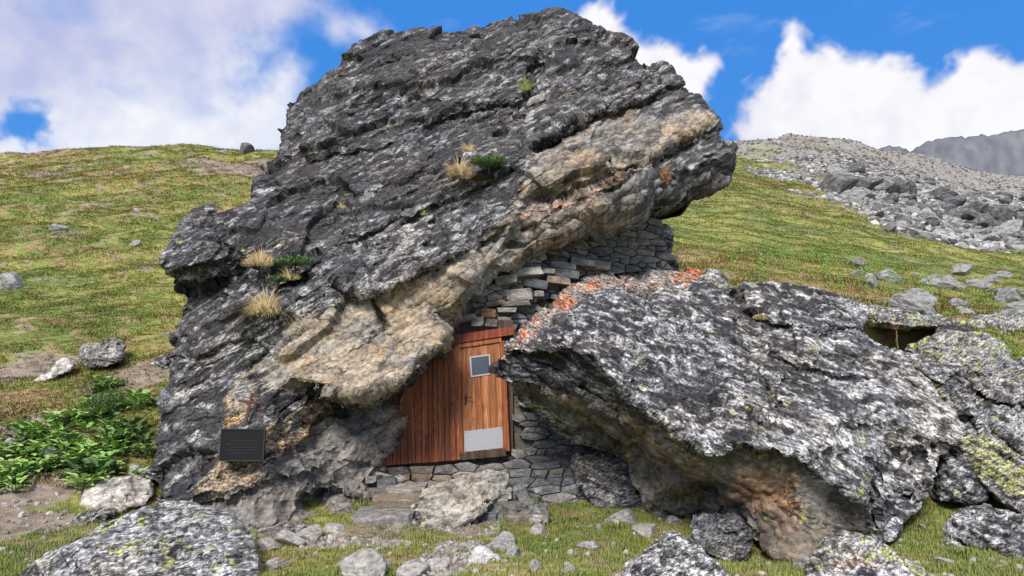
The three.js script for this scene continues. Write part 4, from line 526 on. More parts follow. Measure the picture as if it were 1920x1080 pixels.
// ───────────────────────── dry-stone walls ─────────────────────────
const stoneGeos = []; { const r = rng(501); for (let v = 0; v < 22; v++) { const pts = []; for (const x of [-1, 1]) for (const y of [-1, 1]) for (const z of [-1, 1]) { const j = () => (r() - 0.5) * 0.34; pts.push(new THREE.Vector3(x * (0.46 - Math.abs(j()) * 0.5), y * (0.46 - Math.abs(j()) * 0.6), z * (0.46 - Math.abs(j()) * 0.5))); } for (let k = 0; k < 7; k++) { const e = [(r() - 0.5), (r() - 0.5), (r() - 0.5)]; const a = (r() * 3) | 0, b = (a + 1 + ((r() * 2) | 0)) % 3; e[a] = Math.sign(e[a]) * 0.5; e[b] = Math.sign(e[b]) * (0.40 + r() * 0.08); pts.push(new THREE.Vector3(...e)); } const g = new ConvexGeometry(pts), p = g.attributes.position, n = g.attributes.normal, uv = []; for (let i = 0; i < p.count; i++) { const ax = Math.abs(n.getX(i)), ay = Math.abs(n.getY(i)); uv.push(...(ax > 0.7 ? [p.getZ(i) * 0.3, p.getY(i) * 0.25] : ay > 0.7 ? [p.getX(i) * 0.45, p.getZ(i) * 0.3] : [p.getX(i) * 0.45, p.getY(i) * 0.25]).map((q, k) => q + (k ? v * 0.37 : v * 0.23))); } g.setAttribute('uv', new THREE.Float32BufferAttribute(uv, 2)); stoneGeos.push(g); } }
const stoneMats = [[0.30, 0.295, 0.29], [0.22, 0.225, 0.24], [0.15, 0.16, 0.18], [0.40, 0.38, 0.35], [0.33, 0.27, 0.21], [0.46, 0.45, 0.43], [0.24, 0.23, 0.21], [0.44, 0.24, 0.12], [0.20, 0.21, 0.235]].map((c) => new THREE.MeshStandardMaterial({ color: new THREE.Color().setRGB(c[0] * 1.7, c[1] * 1.7, c[2] * 1.7), map: stoneMap, bumpMap: stoneBump, bumpScale: 0.015, roughness: 0.9, side: THREE.DoubleSide }));
function sized(i, w, h, dp) { const g = stoneGeos[i].clone(); g.scale(w, h, dp); g.computeVertexNormals(); const p = g.attributes.position, n = g.attributes.normal, uv = []; for (let k = 0; k < p.count; k++) { const ax = Math.abs(n.getX(k)), ay = Math.abs(n.getY(k)), az = Math.abs(n.getZ(k)), [x, y, z] = [p.getX(k), p.getY(k), p.getZ(k)]; uv.push(...(ax > ay && ax > az ? [z, y] : ay > az ? [x, z * 1.2] : [x, y]).map((q, m) => q * 1.1 + i * (m ? 0.37 : 0.23))); } g.setAttribute('uv', new THREE.Float32BufferAttribute(uv, 2)); return g; }
function stonePiece(parent, px, py, D, w, h, dp, tilt, mat, r, name = 'stone') {
  const m = new THREE.Mesh(sized((r() * stoneGeos.length) | 0, w, h, dp), mat); m.name = name; m.position.copy(at(px, py, D)).sub(parent.position); m.rotation.set((r() - 0.5) * 0.22, (r() - 0.5) * 0.3, tilt + (r() - 0.5) * 0.10); parent.add(m); return m;
}
// one facing stone: an irregular polygon with its own face, chamfer and depth
function faceStone(poly, Dfn, origin, proud, deep, r) {
  const n = poly.length, cx = poly.reduce((a, p) => a + p[0], 0) / n, cy = poly.reduce((a, p) => a + p[1], 0) / n, tx = (r() - 0.5) * 0.0016, ty = (r() - 0.5) * 0.003;
  const P = (x, y, k, out) => at(cx + (x - cx) * k, cy + (y - cy) * k, Dfn(cx, cy) - out - (x - cx) * tx - (y - cy) * ty).sub(origin);
  const A = poly.map((p) => P(p[0], p[1], 0.86 + r() * 0.09, proud)), B = poly.map((p) => P(p[0], p[1], 0.945 + r() * 0.03, proud - 0.018 - r() * 0.012)), C = poly.map((p) => P(p[0], p[1], 0.93, proud - deep)), M = P(cx + (r() - 0.5) * 8, cy + (r() - 0.5) * 4, 1, proud + 0.004 + r() * 0.02);
  const pos = [], uv = [], du = r() * 5, dv = r() * 5, put = (...v) => { for (const p of v) { pos.push(p.x, p.y, p.z); uv.push(p.x * 1.3 + du + p.z * 0.6, p.y * 1.3 + dv + p.z * 0.5); } };
  for (let i = 0; i < n; i++) { const j = (i + 1) % n; put(M, A[j], A[i]); put(A[i], A[j], B[j]); put(A[i], B[j], B[i]); put(B[i], B[j], C[j]); put(B[i], C[j], C[i]); }
  const g = new THREE.BufferGeometry(); g.setAttribute('position', new THREE.Float32BufferAttribute(pos, 3)); g.setAttribute('uv', new THREE.Float32BufferAttribute(uv, 2)); g.computeVertexNormals(); return g;
}
const clipHalf = (poly, nx, ny, d) => { const out = []; for (let i = 0; i < poly.length; i++) { const a = poly[i], b = poly[(i + 1) % poly.length], da = a[0] * nx + a[1] * ny - d, db = b[0] * nx + b[1] * ny - d; if (da <= 0) out.push(a); if ((da < 0) !== (db < 0) && da !== db) { const t = da / (da - db); out.push([mix(a[0], b[0], t), mix(a[1], b[1], t)]); } } return out; };
function dryWall(o) {
  const g = new THREE.Group(); g.name = o.name; tag(g, o.label, 'wall'); g.position.copy(at(...o.base)); const r = rng(o.seed);
  const xs = o.poly.map((p) => p[0]), ys = o.poly.map((p) => p[1]), xa = Math.min(...xs), xb = Math.max(...xs), ya = Math.min(...ys), yb = Math.max(...ys), st = o.stretch, S = [];
  // centres of stones in loose courses; distances are measured in a squeezed and tilted frame so that stones come out long and flat
  const fwd = (x, y) => [(x - xa) / st, y - ya + Math.tan(o.tilt(x)) * (x - xa)], inv = (u, v) => { const x = u * st + xa; return [x, v + ya - Math.tan(o.tilt(x)) * (x - xa)]; };
  for (let v = -60; v < yb - ya + 120;) { const h = mix(o.h[0], o.h[1], r()); for (let u = -r() * h; u < (xb - xa) / st + h;) { const w = h * mix(0.4, 2.2, Math.pow(r(), 1.6)); S.push([u + w / 2, v + h / 2 + (r() - 0.5) * h * 0.55, r()]); u += w; } v += h * 0.92; }
  for (let i = 0; i < S.length; i++) {
    const [u, v] = S[i], [cx, cy] = inv(u, v); if (sdPoly(o.poly, cx, cy) < -4) continue;
    let cell = [[u - 40, v - 40], [u + 40, v - 40], [u + 40, v + 40], [u - 40, v + 40]];
    for (let j = 0; j < S.length; j++) { if (j === i) continue; const dx = S[j][0] - u, dy = S[j][1] - v; if (dx * dx + dy * dy > 3600) continue; cell = clipHalf(cell, dx, dy, (dx * (u + S[j][0]) + dy * (v + S[j][1])) / 2); if (cell.length < 3) break; }
    if (cell.length < 3) continue;
    if (o.keepOut && cell.map((p) => inv(p[0], p[1])).some(([x, y]) => o.keepOut(x, y))) continue;
    const poly = cell.map((p) => inv(p[0], p[1])).map(([x, y]) => [x + (r() - 0.5) * 1.6, y + (r() - 0.5) * 1.6]);
    const m = new THREE.Mesh(faceStone(poly, o.D, g.position, r() * (o.proud ?? 0.09), 0.25 + r() * 0.1, r), stoneMats[o.mats(cx, cy, r)]); m.name = 'stone'; g.add(m);
  }
  // rubble core behind the facing stones
  const cp = o.core ?? o.poly, sh = []; const C = cp.map(([x, y]) => at(x, y, o.D(x, y) + 0.10).sub(g.position)), Bk = cp.map(([x, y]) => at(x, y, o.D(x, y) + 0.75).sub(g.position));
  const idx = THREE.ShapeUtils.triangulateShape(cp.map((p) => new THREE.Vector2(p[0], -p[1])), []), pos = []; for (const t of idx) for (const k of t) pos.push(C[k].x, C[k].y, C[k].z); for (const t of idx) for (const k of t) pos.push(Bk[k].x, Bk[k].y, Bk[k].z); for (let i = 0; i < C.length; i++) { const j = (i + 1) % C.length; for (const v of [C[i], C[j], Bk[j], C[i], Bk[j], Bk[i]]) pos.push(v.x, v.y, v.z); }
  const gg = new THREE.BufferGeometry(); gg.setAttribute('position', new THREE.Float32BufferAttribute(pos, 3)); gg.computeVertexNormals(); const uv = []; for (let i = 0; i < pos.length; i += 3) uv.push(pos[i], pos[i + 1]); gg.setAttribute('uv', new THREE.Float32BufferAttribute(uv, 2));
  part('rubble_core', gg, new THREE.MeshStandardMaterial({ color: new THREE.Color().setRGB(...o.coreColor), map: stoneMap, bumpMap: stoneBump, bumpScale: 0.02, roughness: 1, side: THREE.DoubleSide }), g);
  g.children[g.children.length - 1].userData.label = 'rubble and mortar between the stones';
  return g;
}
{
  const w1 = dryWall({ name: 'upper_wall', label: 'dry-stone wall filling the gap above the door under the overhang', seed: 61, base: [1050, 540, 11.7], poly: [[830, 640], [850, 610], [900, 555], [950, 505], [1000, 470], [1060, 445], [1130, 420], [1225, 400], [1240, 440], [1250, 505], [1170, 512], [1100, 535], [1040, 566], [985, 606], [962, 625], [900, 632], [846, 642]], D: (x) => 11.0 + (x - 860) * 0.0036, h: [6, 17], stretch: 2.3, tilt: (x) => mix(0.06, -0.14, ss(940, 1120, x)), mats: (x, y, r) => (x < 1010 ? [0, 3, 5, 6, 0, 3, 4, 5, 1, 0] : [1, 1, 2, 8, 8, 0, 6, 1, 8, 0])[(r() * 10) | 0], coreColor: [0.12, 0.115, 0.11], proud: 0.14 });
  const r = rng(71);
  // stones one can pick out: rusty block over the header, light ones beside it, big slates
  for (const [x, y, w, h, m, t] of [[917, 591, 27, 15, 7, 0.0], [897, 606, 24, 16, 5, 0.05], [920, 607, 24, 15, 6, -0.1], [944, 604, 26, 16, 4, 0.05], [1045, 528, 44, 14, 4, -0.12], [1062, 517, 50, 15, 8, -0.15], [1005, 535, 45, 15, 2, -0.25], [975, 553, 46, 22, 3, 0.1], [985, 512, 62, 15, 5, 0.08], [1056, 501, 48, 12, 8, -0.12], [1092, 493, 48, 13, 1, -0.08], [1030, 511, 26, 9, 5, -0.1], [950, 528, 40, 16, 0, 0.2], [948, 582, 36, 9, 5, 0.05], [968, 572, 60, 9, 0, 0.02], [1012, 553, 20, 11, 5, -0.05], [880, 598, 26, 12, 6, 0.2], [1128, 500, 30, 16, 6, -0.1]]) { const D = 11.0 + (x - 860) * 0.0036 - 0.14, s = D / FOCAL; stonePiece(w1, x, y, D, w * s * 1.1, h * s * 1.1, 0.34, t, stoneMats[m], r); }
  add(w1);
  const w2 = dryWall({ name: 'lower_wall', label: 'mortared rubble wall below the door running under the slab boulder', seed: 63, base: [930, 955, 10.5], poly: [[722, 876], [800, 870], [868, 864], [950, 862], [966, 852], [962, 742], [978, 745], [1020, 790], [1070, 830], [1110, 850], [1120, 960], [1050, 965], [960, 955], [880, 950], [800, 940], [725, 930]], D: (x, y) => hutD(x) + 0.02 - 0.35 * ss(862, 950, y), h: [7, 23], stretch: 2.5, keepOut: (x, y) => y < mix(874, 856, (x - 722) / 226) - 2 && x < 953, tilt: () => 0.03, mats: (x, y, r) => (x < 880 ? [4, 3, 0, 6, 3, 0, 8, 4, 0, 3] : [1, 1, 2, 8, 8, 0, 6, 1, 8, 0])[(r() * 10) | 0], coreColor: [0.24, 0.22, 0.195], proud: 0.09 });
  add(w2);
  // steps and loose slabs up to the door: separate stones
  const slab = (x, y, D, w, h, dp, t, m, label, yaw = 0) => { const s = D / FOCAL, o = new THREE.Mesh(sized((r() * stoneGeos.length) | 0, w * s * 1.1, h * s * 1.15, dp), stoneMats[m]); o.name = numbered('step_stone'); o.position.copy(at(x, y, D)); o.rotation.set(0.1, yaw, t); tag(o, label, 'stone', 'stones of the rough steps'); add(o); };
  slab(762, 923, 10.15, 72, 20, 0.5, 0.03, 3, 'upper pale step slab just left of the mound');
  slab(752, 942, 9.8, 92, 24, 0.6, 0.02, 4, 'long brownish step slab in the middle of the flight');
  slab(722, 972, 9.45, 100, 26, 0.55, 0.05, 0, 'lowest broad grey step slab by the great boulder');
  slab(672, 1008, 8.9, 76, 26, 0.5, -0.1, 4, 'flat tan stone in the grass before the lowest step');
  slab(730, 905, 10.4, 36, 18, 0.4, 0.1, 2, 'dark stone wedged under the left end of the planks');
  slab(990, 948, 10.0, 74, 20, 0.12, -1.1, 1, 'narrow slab leaning upright against the lower wall');
  slab(905, 972, 9.75, 52, 24, 0.4, 0.05, 8, 'blue-grey triangular block at the foot of the lower wall');
  slab(928, 943, 10.0, 44, 20, 0.4, 0.08, 3, 'pale squared block stacked below the wall');
  slab(880, 955, 9.9, 36, 30, 0.35, 0.3, 6, 'brown tilted block beside the mound');
  slab(935, 925, 10.1, 46, 13, 0.35, 0.06, 5, 'thin light slab topping the stacked blocks');
  slab(885, 920, 10.15, 40, 18, 0.3, 0.25, 3, 'pale tilted slab right of the mound top');
  slab(965, 975, 9.8, 40, 26, 0.3, -0.6, 6, 'small leaning stone by the upright slab');
  slab(905, 1005, 9.1, 70, 16, 0.5, 0.15, 3, 'pinkish pale slab edging the dirt path');
  const rubble = (x, y, D, w, h, t, m) => { const s = D / FOCAL, o = new THREE.Mesh(sized((r() * stoneGeos.length) | 0, w * s, h * s, w * s * (0.6 + r() * 0.5)), stoneMats[m]); o.name = numbered('rubble_stone'); o.position.copy(at(x, y, D)); o.rotation.set((r() - 0.5) * 0.5, r() * 1.4 - 0.7, t); const side = x < 860 ? 'left of the mound' : x < 940 ? 'right of the mound' : 'by the upright slab'; tag(o, `${m === 3 || m === 5 ? 'pale' : m === 4 ? 'brownish' : m === 0 ? 'grey' : 'dark'} rubble stone at the foot of the lower wall ${side}`, 'stone', 'rubble at the foot of the lower wall'); add(o); };
  for (let i = 0; i < 46; i++) { const t = r(), x = 850 + r() * 175, y = mix(905, 985, t) + (x < 880 ? -10 : 0), w = 14 + r() * r() * 40; rubble(x, y, mix(10.3, 9.55, t), w, w * (0.3 + r() * 0.35), (r() - 0.5) * 0.7, [0, 3, 1, 8, 4, 5, 6][(r() * 7) | 0]); }
  for (let i = 0; i < 16; i++) { const t = r(), x = 700 + r() * 110, y = mix(895, 975, t), w = 14 + r() * r() * 34; rubble(x, y, mix(10.4, 9.5, t), w, w * (0.35 + r() * 0.3), (r() - 0.5) * 0.6, [0, 3, 4, 4, 5, 6][(r() * 6) | 0]); }
  slab(640, 1058, 7.7, 120, 18, 0.5, 0.03, 8, 'blue-grey flat slab in the foreground grass');
}
// ───────────────────────── plaque and cross ─────────────────────────
{
  const D = 9.035, g = new THREE.Group(); g.name = 'memorial_plaque'; tag(g, 'black metal memorial plaque bolted to the great boulder', 'plaque'); const c = at(454.5, 834, D); g.position.copy(c);
  const w = 78 * D / FOCAL, h = 56 * D / FOCAL * 1.01, bronze = new THREE.MeshPhysicalMaterial({ color: new THREE.Color().setRGB(0.014, 0.0135, 0.016), metalness: 0, roughness: 0.8, specularIntensity: 0.4 }), edge = new THREE.MeshStandardMaterial({ color: new THREE.Color().setRGB(0.03, 0.029, 0.027), metalness: 0.2, roughness: 0.6 });
  part('plate', new THREE.BoxGeometry(w, h, 0.02), bronze, g);
  for (const [x, y, a, b] of [[0, h / 2, w + 0.012, 0.014], [0, -h / 2, w + 0.012, 0.014], [-w / 2, 0, 0.014, h - 0.016], [w / 2, 0, 0.014, h - 0.016]]) { const e = new THREE.BoxGeometry(a, b, 0.034); e.translate(x, y, 0.003); part('rim', e, edge, g); }
  // raised lines of worn, unreadable lettering
  const r = rng(12); const raised = new THREE.MeshStandardMaterial({ color: new THREE.Color().setRGB(0.028, 0.027, 0.027), metalness: 0.1, roughness: 0.5 });
  for (const [y, L] of [[0.26, 0.12], [0.12, 0.5], [0.02, 0.7], [-0.08, 0.62], [-0.17, 0.7], [-0.26, 0.5]]) { const gs = []; let x = (y > 0.2 ? -0.32 : -L / 2) * w; const end = x + L * w; while (x < end) { const q = 0.006 + r() * 0.008, b = new THREE.BoxGeometry(q, 0.010 + r() * 0.005, 0.004); b.translate(x + q / 2, y * h, 0.0118); gs.push(b); x += q + 0.004 + (r() < 0.2 ? 0.012 : 0); } part('inscription_line', mergeGeometries(gs), raised, g); }
  for (const [x, y] of [[-1, 1], [1, 1], [-1, -1], [1, -1]]) { const s = new THREE.SphereGeometry(0.009, 8, 6); s.translate(x * (w / 2 - 0.03), y * (h / 2 - 0.03), 0.011); part('bolt', s, edge, g); }
  const an = new THREE.BoxGeometry(w * 0.9, h * 0.9, 0.3); an.translate(0, 0, -0.16); part('mount', an, edge, g);
  g.rotation.set(-0.02, 0.06, 0.0); add(g);
  const X = new THREE.Group(); X.name = 'iron_cross'; tag(X, 'small rusty iron cross fixed above the plaque', 'cross'); const D2 = 9.09; X.position.copy(at(459, 796, D2));
  const rust = new THREE.MeshStandardMaterial({ color: new THREE.Color().setRGB(0.085, 0.035, 0.028), metalness: 0.3, roughness: 0.75 }), s = D2 / FOCAL;
  const up = new THREE.BoxGeometry(5 * s, 62 * s, 0.02); up.translate(0, 29 * s, 0); part('upright', up, rust, X);
  const cr = new THREE.BoxGeometry(43 * s, 4 * s, 0.022); cr.rotateZ(-0.02); cr.translate(0, 43 * s, 0.004); part('crossbar', cr, rust, X);
  for (const y of [8, 50]) { const a = new THREE.CylinderGeometry(0.008, 0.008, 0.4, 6); a.rotateX(Math.PI / 2); a.translate(0, y * s, -0.2); part('anchor_pin', a, rust, X); }
  X.rotation.set(-0.32, 0, -0.06); add(X);
}
// ───────────────────────── loose stones ─────────────────────────
function stoneBlock(seed, n, flat, tones) {
  const r = rng(seed), pl = []; n += 2; for (let i = 0; i < n; i++) { const z = r() * 2 - 1, a = r() * 6.283, q = Math.sqrt(1 - z * z); pl.push([q * Math.cos(a), z, q * Math.sin(a), 0.48 + r() * 0.42]); }
  const g = new THREE.IcosahedronGeometry(1, 9); const p = g.attributes.position, col = [];
  for (let i = 0; i < p.count; i++) { let x = p.getX(i), y = p.getY(i), z = p.getZ(i), t = 1.05; for (const [a, b, c, d] of pl) { const k = x * a + y * b + z * c; if (k > 0.05) t = Math.min(t, d / k); } t += fbm(x * 2 + seed, y * 5, z * 2, 4) * 0.06; 
    const n1 = fbm(x * 2.4 + seed, y * 4.4, z * 2.4, 4), n2 = noise(x * 9, y * 13 + seed, z * 9); let c = mix3(tones[0], tones[1], ss(-0.3, 0.35, n1 + n2 * 0.25)); c = mix3(c, tones[2], ss(0.12, 0.32, fbm(x * 3.3, y * 3.3 + seed, z * 3.3 + 8, 3) + n2 * 0.2)); const k = 1 + n2 * 0.35; col.push(c[0] * k, c[1] * k, c[2] * k);
    p.setXYZ(i, x * t, y * t * flat, z * t); }
  g.setAttribute('color', new THREE.Float32BufferAttribute(col, 3)); 
  const gi = g; gi.computeVertexNormals(); return gi;
}
const GREYS = [[0.12, 0.12, 0.128], [0.34, 0.335, 0.33], [0.30, 0.31, 0.24]], PALES = [[0.22, 0.21, 0.20], [0.42, 0.405, 0.385], [0.36, 0.31, 0.25]], DARKS = [[0.055, 0.055, 0.06], [0.15, 0.15, 0.155], [0.22, 0.21, 0.19]];
const blocks = { grey: [], pale: [], dark: [] }; for (let i = 0; i < 6; i++) { blocks.grey.push(stoneBlock(200 + i, 9, 0.85, GREYS)); blocks.pale.push(stoneBlock(230 + i, 9, 0.65, PALES)); if (i < 4) blocks.dark.push(stoneBlock(260 + i, 8, 0.9, DARKS)); }
const blockMat = new THREE.MeshStandardMaterial({ vertexColors: true, roughness: 0.92 });
function stone(kind, name, x, z, size, r, label, group, sink = 0.3, category = 'stone') { const L = blocks[kind], m = new THREE.Mesh(L[(r() * L.length) | 0], blockMat); m.name = numbered(name); m.scale.set(size * (0.75 + r() * 0.6), size * (0.6 + r() * 0.5), size * (0.75 + r() * 0.5)); m.rotation.set((r() - 0.5) * 0.9, r() * 6.28, (r() - 0.5) * 0.9); m.position.set(x, ground(x, z) + size * (0.42 - sink), z); tag(m, label, category, group); add(m); return m; }
{
  const r = rng(303);
  // stones lying in the grass before the boulders: [x, distance, width units, kind, label]
  for (const [u, D, w, k, lab] of [
    [1160, 9.7, 62, 'grey', 'blue-grey block lying in the shade at the foot of the inner rock'], [1200, 8.75, 58, 'pale', 'flat reddish-brown stone in the grass left of the chock stone'], [1093, 8.25, 42, 'grey', 'grey lump standing in the grass below the lower wall'], [965, 8.0, 36, 'grey', 'blue-grey stone just right of the white-topped stone'], [1010, 9.0, 44, 'pale', 'thin pale slab in the grass under the upright slab'], [528, 8.2, 46, 'pale', 'white stone at the foot of the great boulder'], [598, 8.6, 48, 'pale', 'pale angular stone leaning by the first step'], [635, 8.9, 44, 'pale', 'white stone beside the lowest step slab'], [560, 8.35, 52, 'pale', 'broad pale stone between boulder foot and grass tuft'], [1060, 7.2, 30, 'grey', 'small grey stone near the bottom edge, left of the white rock'], [790, 7.1, 70, 'pale', 'tan flat stone at the bottom edge by the path'], [690, 7.0, 90, 'pale', 'wide tan stone cut by the bottom edge'], [1000, 7.35, 26, 'grey', 'little grey stone in the green grass'], [1480, 7.3, 52, 'grey', 'blue-grey stone left of the low lichened rock'], [1770, 8.6, 52, 'grey', 'grey stone in the grass beside the flat pale slab'], [1820, 9.1, 28, 'pale', 'pale stone sheltered in the cleft'], [1735, 7.35, 30, 'pale', 'pale pebble in the grass below the flat slab'], [940, 8.45, 46, 'grey', 'low blue-grey stone on the grassy bank'], [1250, 9.6, 30, 'grey', 'small stone in the dark grass under the slab boulder'], [540, 7.25, 40, 'pale', 'pale chip right of the rounded corner boulder'], [830, 7.5, 44, 'pale', 'flat white slab at the edge of the path'], [35, 10.6, 40, 'grey', 'grey stone half hidden by the leafy plants'], [120, 10.5, 46, 'grey', 'pale grey stone rising among the green leaves'], [275, 10.2, 34, 'grey', 'grey stone in the plants near the boulder foot'], [235, 38, 16, 'pale', 'white marker stone standing on the left slope'], [440, 60.5, 34, 'dark', 'dark flat rock on the left skyline'], [395, 60.5, 18, 'pale', 'pale stone on the left skyline'], [90, 34, 34, 'grey', 'low outcrop on the left slope'], [10, 24, 44, 'grey', 'grey outcrop at the left edge of the slope'], [240, 31, 30, 'grey', 'small outcrop under the white marker stone']]) {
    const v = onGround(u, D); stone(k, 'loose_stone', v.x, v.z, w * D / FOCAL * 0.52, r, lab, 'loose stones in the grass', 0.24);
  }
  // pebbles of the path and dirt: uncountable
  { const N = 2600, im = new THREE.InstancedMesh(new THREE.DodecahedronGeometry(1, 0), new THREE.MeshStandardMaterial({ roughness: 0.95 }), N), M = new THREE.Matrix4(), Q = new THREE.Quaternion(), c = new THREE.Color(); let n = 0, guard = 0; while (n < N && guard++ < 60000) { const D = 6.6 + r() * 5, u = r() * 1920, x = (u - 960) / FOCAL * D, z = -D, so = soil(x, z); if (so < 0.05 ? r() > 0.1 : u < 200 && r() > 0.35) continue; const s = 0.008 + Math.pow(r(), 3) * 0.035; Q.setFromEuler(new THREE.Euler(r() * 6, r() * 6, r() * 6)); M.compose(new THREE.Vector3(x, ground(x, z) + s * 0.2, z), Q, new THREE.Vector3(s * 1.4, s * 0.7, s)); im.setMatrixAt(n, M); const k = 0.2 + r() * 0.25; c.setRGB(k, k * 0.95, k * 0.88); im.setColorAt(n, c); n++; } im.count = n; im.name = 'path_gravel'; tag(im, 'scattered pebbles and grit on the dirt path', 'gravel', null, 'stuff'); add(im); }
  // stones strewn over the right meadow
  for (let i = 0; i < 60; i++) { const D = 13.5 + Math.pow(r(), 1.4) * 14, u = mix(1600, 1990, r()), x = (u - 960) / FOCAL * D; if (u < 1660 && D < 16) continue; stone('grey', 'meadow_stone', x, -D, (0.10 + Math.pow(r(), 2) * 0.34), r, `grey stone sunk in the right meadow ${D < 16 ? 'behind the lichened slabs' : D < 21 ? 'between slabs and scree' : 'below the scree'}${u > 1830 ? ', near right edge' : ''}`, 'grey stones sunk in the right meadow', 0.22); }
  // the block field on the right slope: the largest as single boulders
  const put = (lo, hi, n, kinds, s0, s1, name, label, group) => { let g = 0, k = 0; while (k < n && g++ < n * 60) { const D = mix(lo, hi, Math.pow(r(), 0.8)), u = mix(1300, 2050, r()), x = (u - 960) / FOCAL * D; if (scree(x, -D) < 0.45 + r() * 0.3) continue; const kd = kinds[(r() * kinds.length) | 0]; stone(kd, name, x, -D, mix(s0, s1, Math.pow(r(), 2.6)) * Math.min(1, 0.35 + D / 90), r, label(kd, D, u), group, 0.15, 'boulder'); k++; } };
  put(38, 75, 230, ['grey', 'pale', 'grey', 'dark', 'dark'], 0.22, 1.1, 'scree_boulder', (kd, D, u) => `${{ grey: 'mid-grey', pale: 'pale', dark: 'blackish' }[kd]} block in the boulder field, ${D < 50 ? 'near its lower edge' : D < 60 ? 'in its middle' : 'in its upper part'}${u < 1600 ? ', meadow side' : u > 1800 ? ', right side' : ''}`, 'grey blocks of the boulder field');
  put(60, 105, 60, ['dark', 'dark', 'grey'], 0.6, 2.2, 'dark_scree_boulder', (kd, D, u) => `${kd === 'dark' ? 'big blackish' : 'big grey'} block along the top of the boulder field${u < 1600 ? ' on its left' : u > 1800 ? ' at the right edge' : ' in its centre'}`, 'dark blocks topping the boulder field');
  for (const [kind, N, lo, hi, s0, s1, nm, lab] of [['grey', 16000, 36, 115, 0.05, 0.5, 'scree_stones', 'countless small grey stones filling the boulder field'], ['pale', 8000, 36, 115, 0.06, 0.42, 'pale_scree_stones', 'countless pale stones between the blocks of the boulder field'], ['grey', 14000, 95, 200, 0.08, 0.38, 'far_scree', 'fine grey scree on the far right crest']]) {
    const G = new THREE.IcosahedronGeometry(1, 1), p = G.attributes.position; const q = rng(N + lo); const seen = {}; for (let i = 0; i < p.count; i++) { const key = [p.getX(i), p.getY(i), p.getZ(i)].map((v) => v.toFixed(3)).join(); const k = seen[key] ??= 0.7 + q() * 0.5; p.setXYZ(i, p.getX(i) * k, p.getY(i) * k * 0.6, p.getZ(i) * k); } G.computeVertexNormals();
    const im = new THREE.InstancedMesh(G, new THREE.MeshStandardMaterial({ roughness: 0.95 }), N), M = new THREE.Matrix4(), Q = new THREE.Quaternion(), c = new THREE.Color(); let n = 0, g = 0;
    while (n < N && g++ < N * 30) { const D = lo * Math.pow(hi / lo, r()), u = mix(1150, 2100, r()), x = (u - 960) / FOCAL * D, sc = scree(x, -D); if (sc < 0.15 + 0.6 * r()) continue; const s = mix(s0, s1, Math.pow(r(), 3)) * Math.min(1, 0.4 + D / 90); Q.setFromEuler(new THREE.Euler(r() * 0.8, r() * 6, r() * 0.8)); M.compose(new THREE.Vector3(x, ground(x, -D) + s * 0.1, -D), Q, new THREE.Vector3(s * (0.8 + r() * 0.7), s * (0.6 + r() * 0.7), s)); im.setMatrixAt(n, M); const k = kind === 'pale' ? 0.3 + r() * 0.25 : r() < 0.3 ? 0.06 + r() * 0.08 : 0.14 + r() * 0.2; c.setRGB(k, k * 0.985, k * 0.96); im.setColorAt(n, c); n++; }
    im.count = n; im.name = nm; tag(im, lab, 'scree', null, 'stuff'); add(im);
  }
}
// ───────────────────────── grass ─────────────────────────
function blades(n, h, spread, w, seed, lean = 0.5) { const r = rng(seed), pos = []; for (let i = 0; i < n; i++) { const a = r() * 6.283, d = Math.sqrt(r()) * spread, x = Math.cos(a) * d, z = Math.sin(a) * d, b = r() * 6.283, l = lean * (0.3 + r()), hh = h * (0.55 + 0.6 * r()), dx = Math.cos(b), dz = Math.sin(b), sx = -dz * w, sz = dx * w, mx = x + dx * l * hh * 0.35, mz = z + dz * l * hh * 0.35, tx = x + dx * l * hh, tz = z + dz * l * hh; const A = [x - sx, 0, z - sz], B = [x + sx, 0, z + sz], C = [mx - sx * 0.8, hh * 0.6, mz - sz * 0.8], E = [mx + sx * 0.8, hh * 0.6, mz + sz * 0.8], T = [tx, hh * (1 - l * 0.25), tz]; pos.push(...A, ...B, ...E, ...A, ...E, ...C, ...C, ...E, ...T); } const g = new THREE.BufferGeometry(); g.setAttribute('position', new THREE.Float32BufferAttribute(pos, 3)); g.computeVertexNormals(); const nn = g.attributes.normal; for (let i = 0; i < nn.count; i++) { const s = nn.getY(i) < 0 ? -1 : 1, v = new THREE.Vector3(nn.getX(i) * s * 0.45, 1, nn.getZ(i) * s * 0.45).normalize(); nn.setXYZ(i, v.x, v.y, v.z); } return g; }
const grassMat = new THREE.MeshPhysicalMaterial({ color: 0xffffff, roughness: 0.85, side: THREE.DoubleSide, transmission: 0.0 });
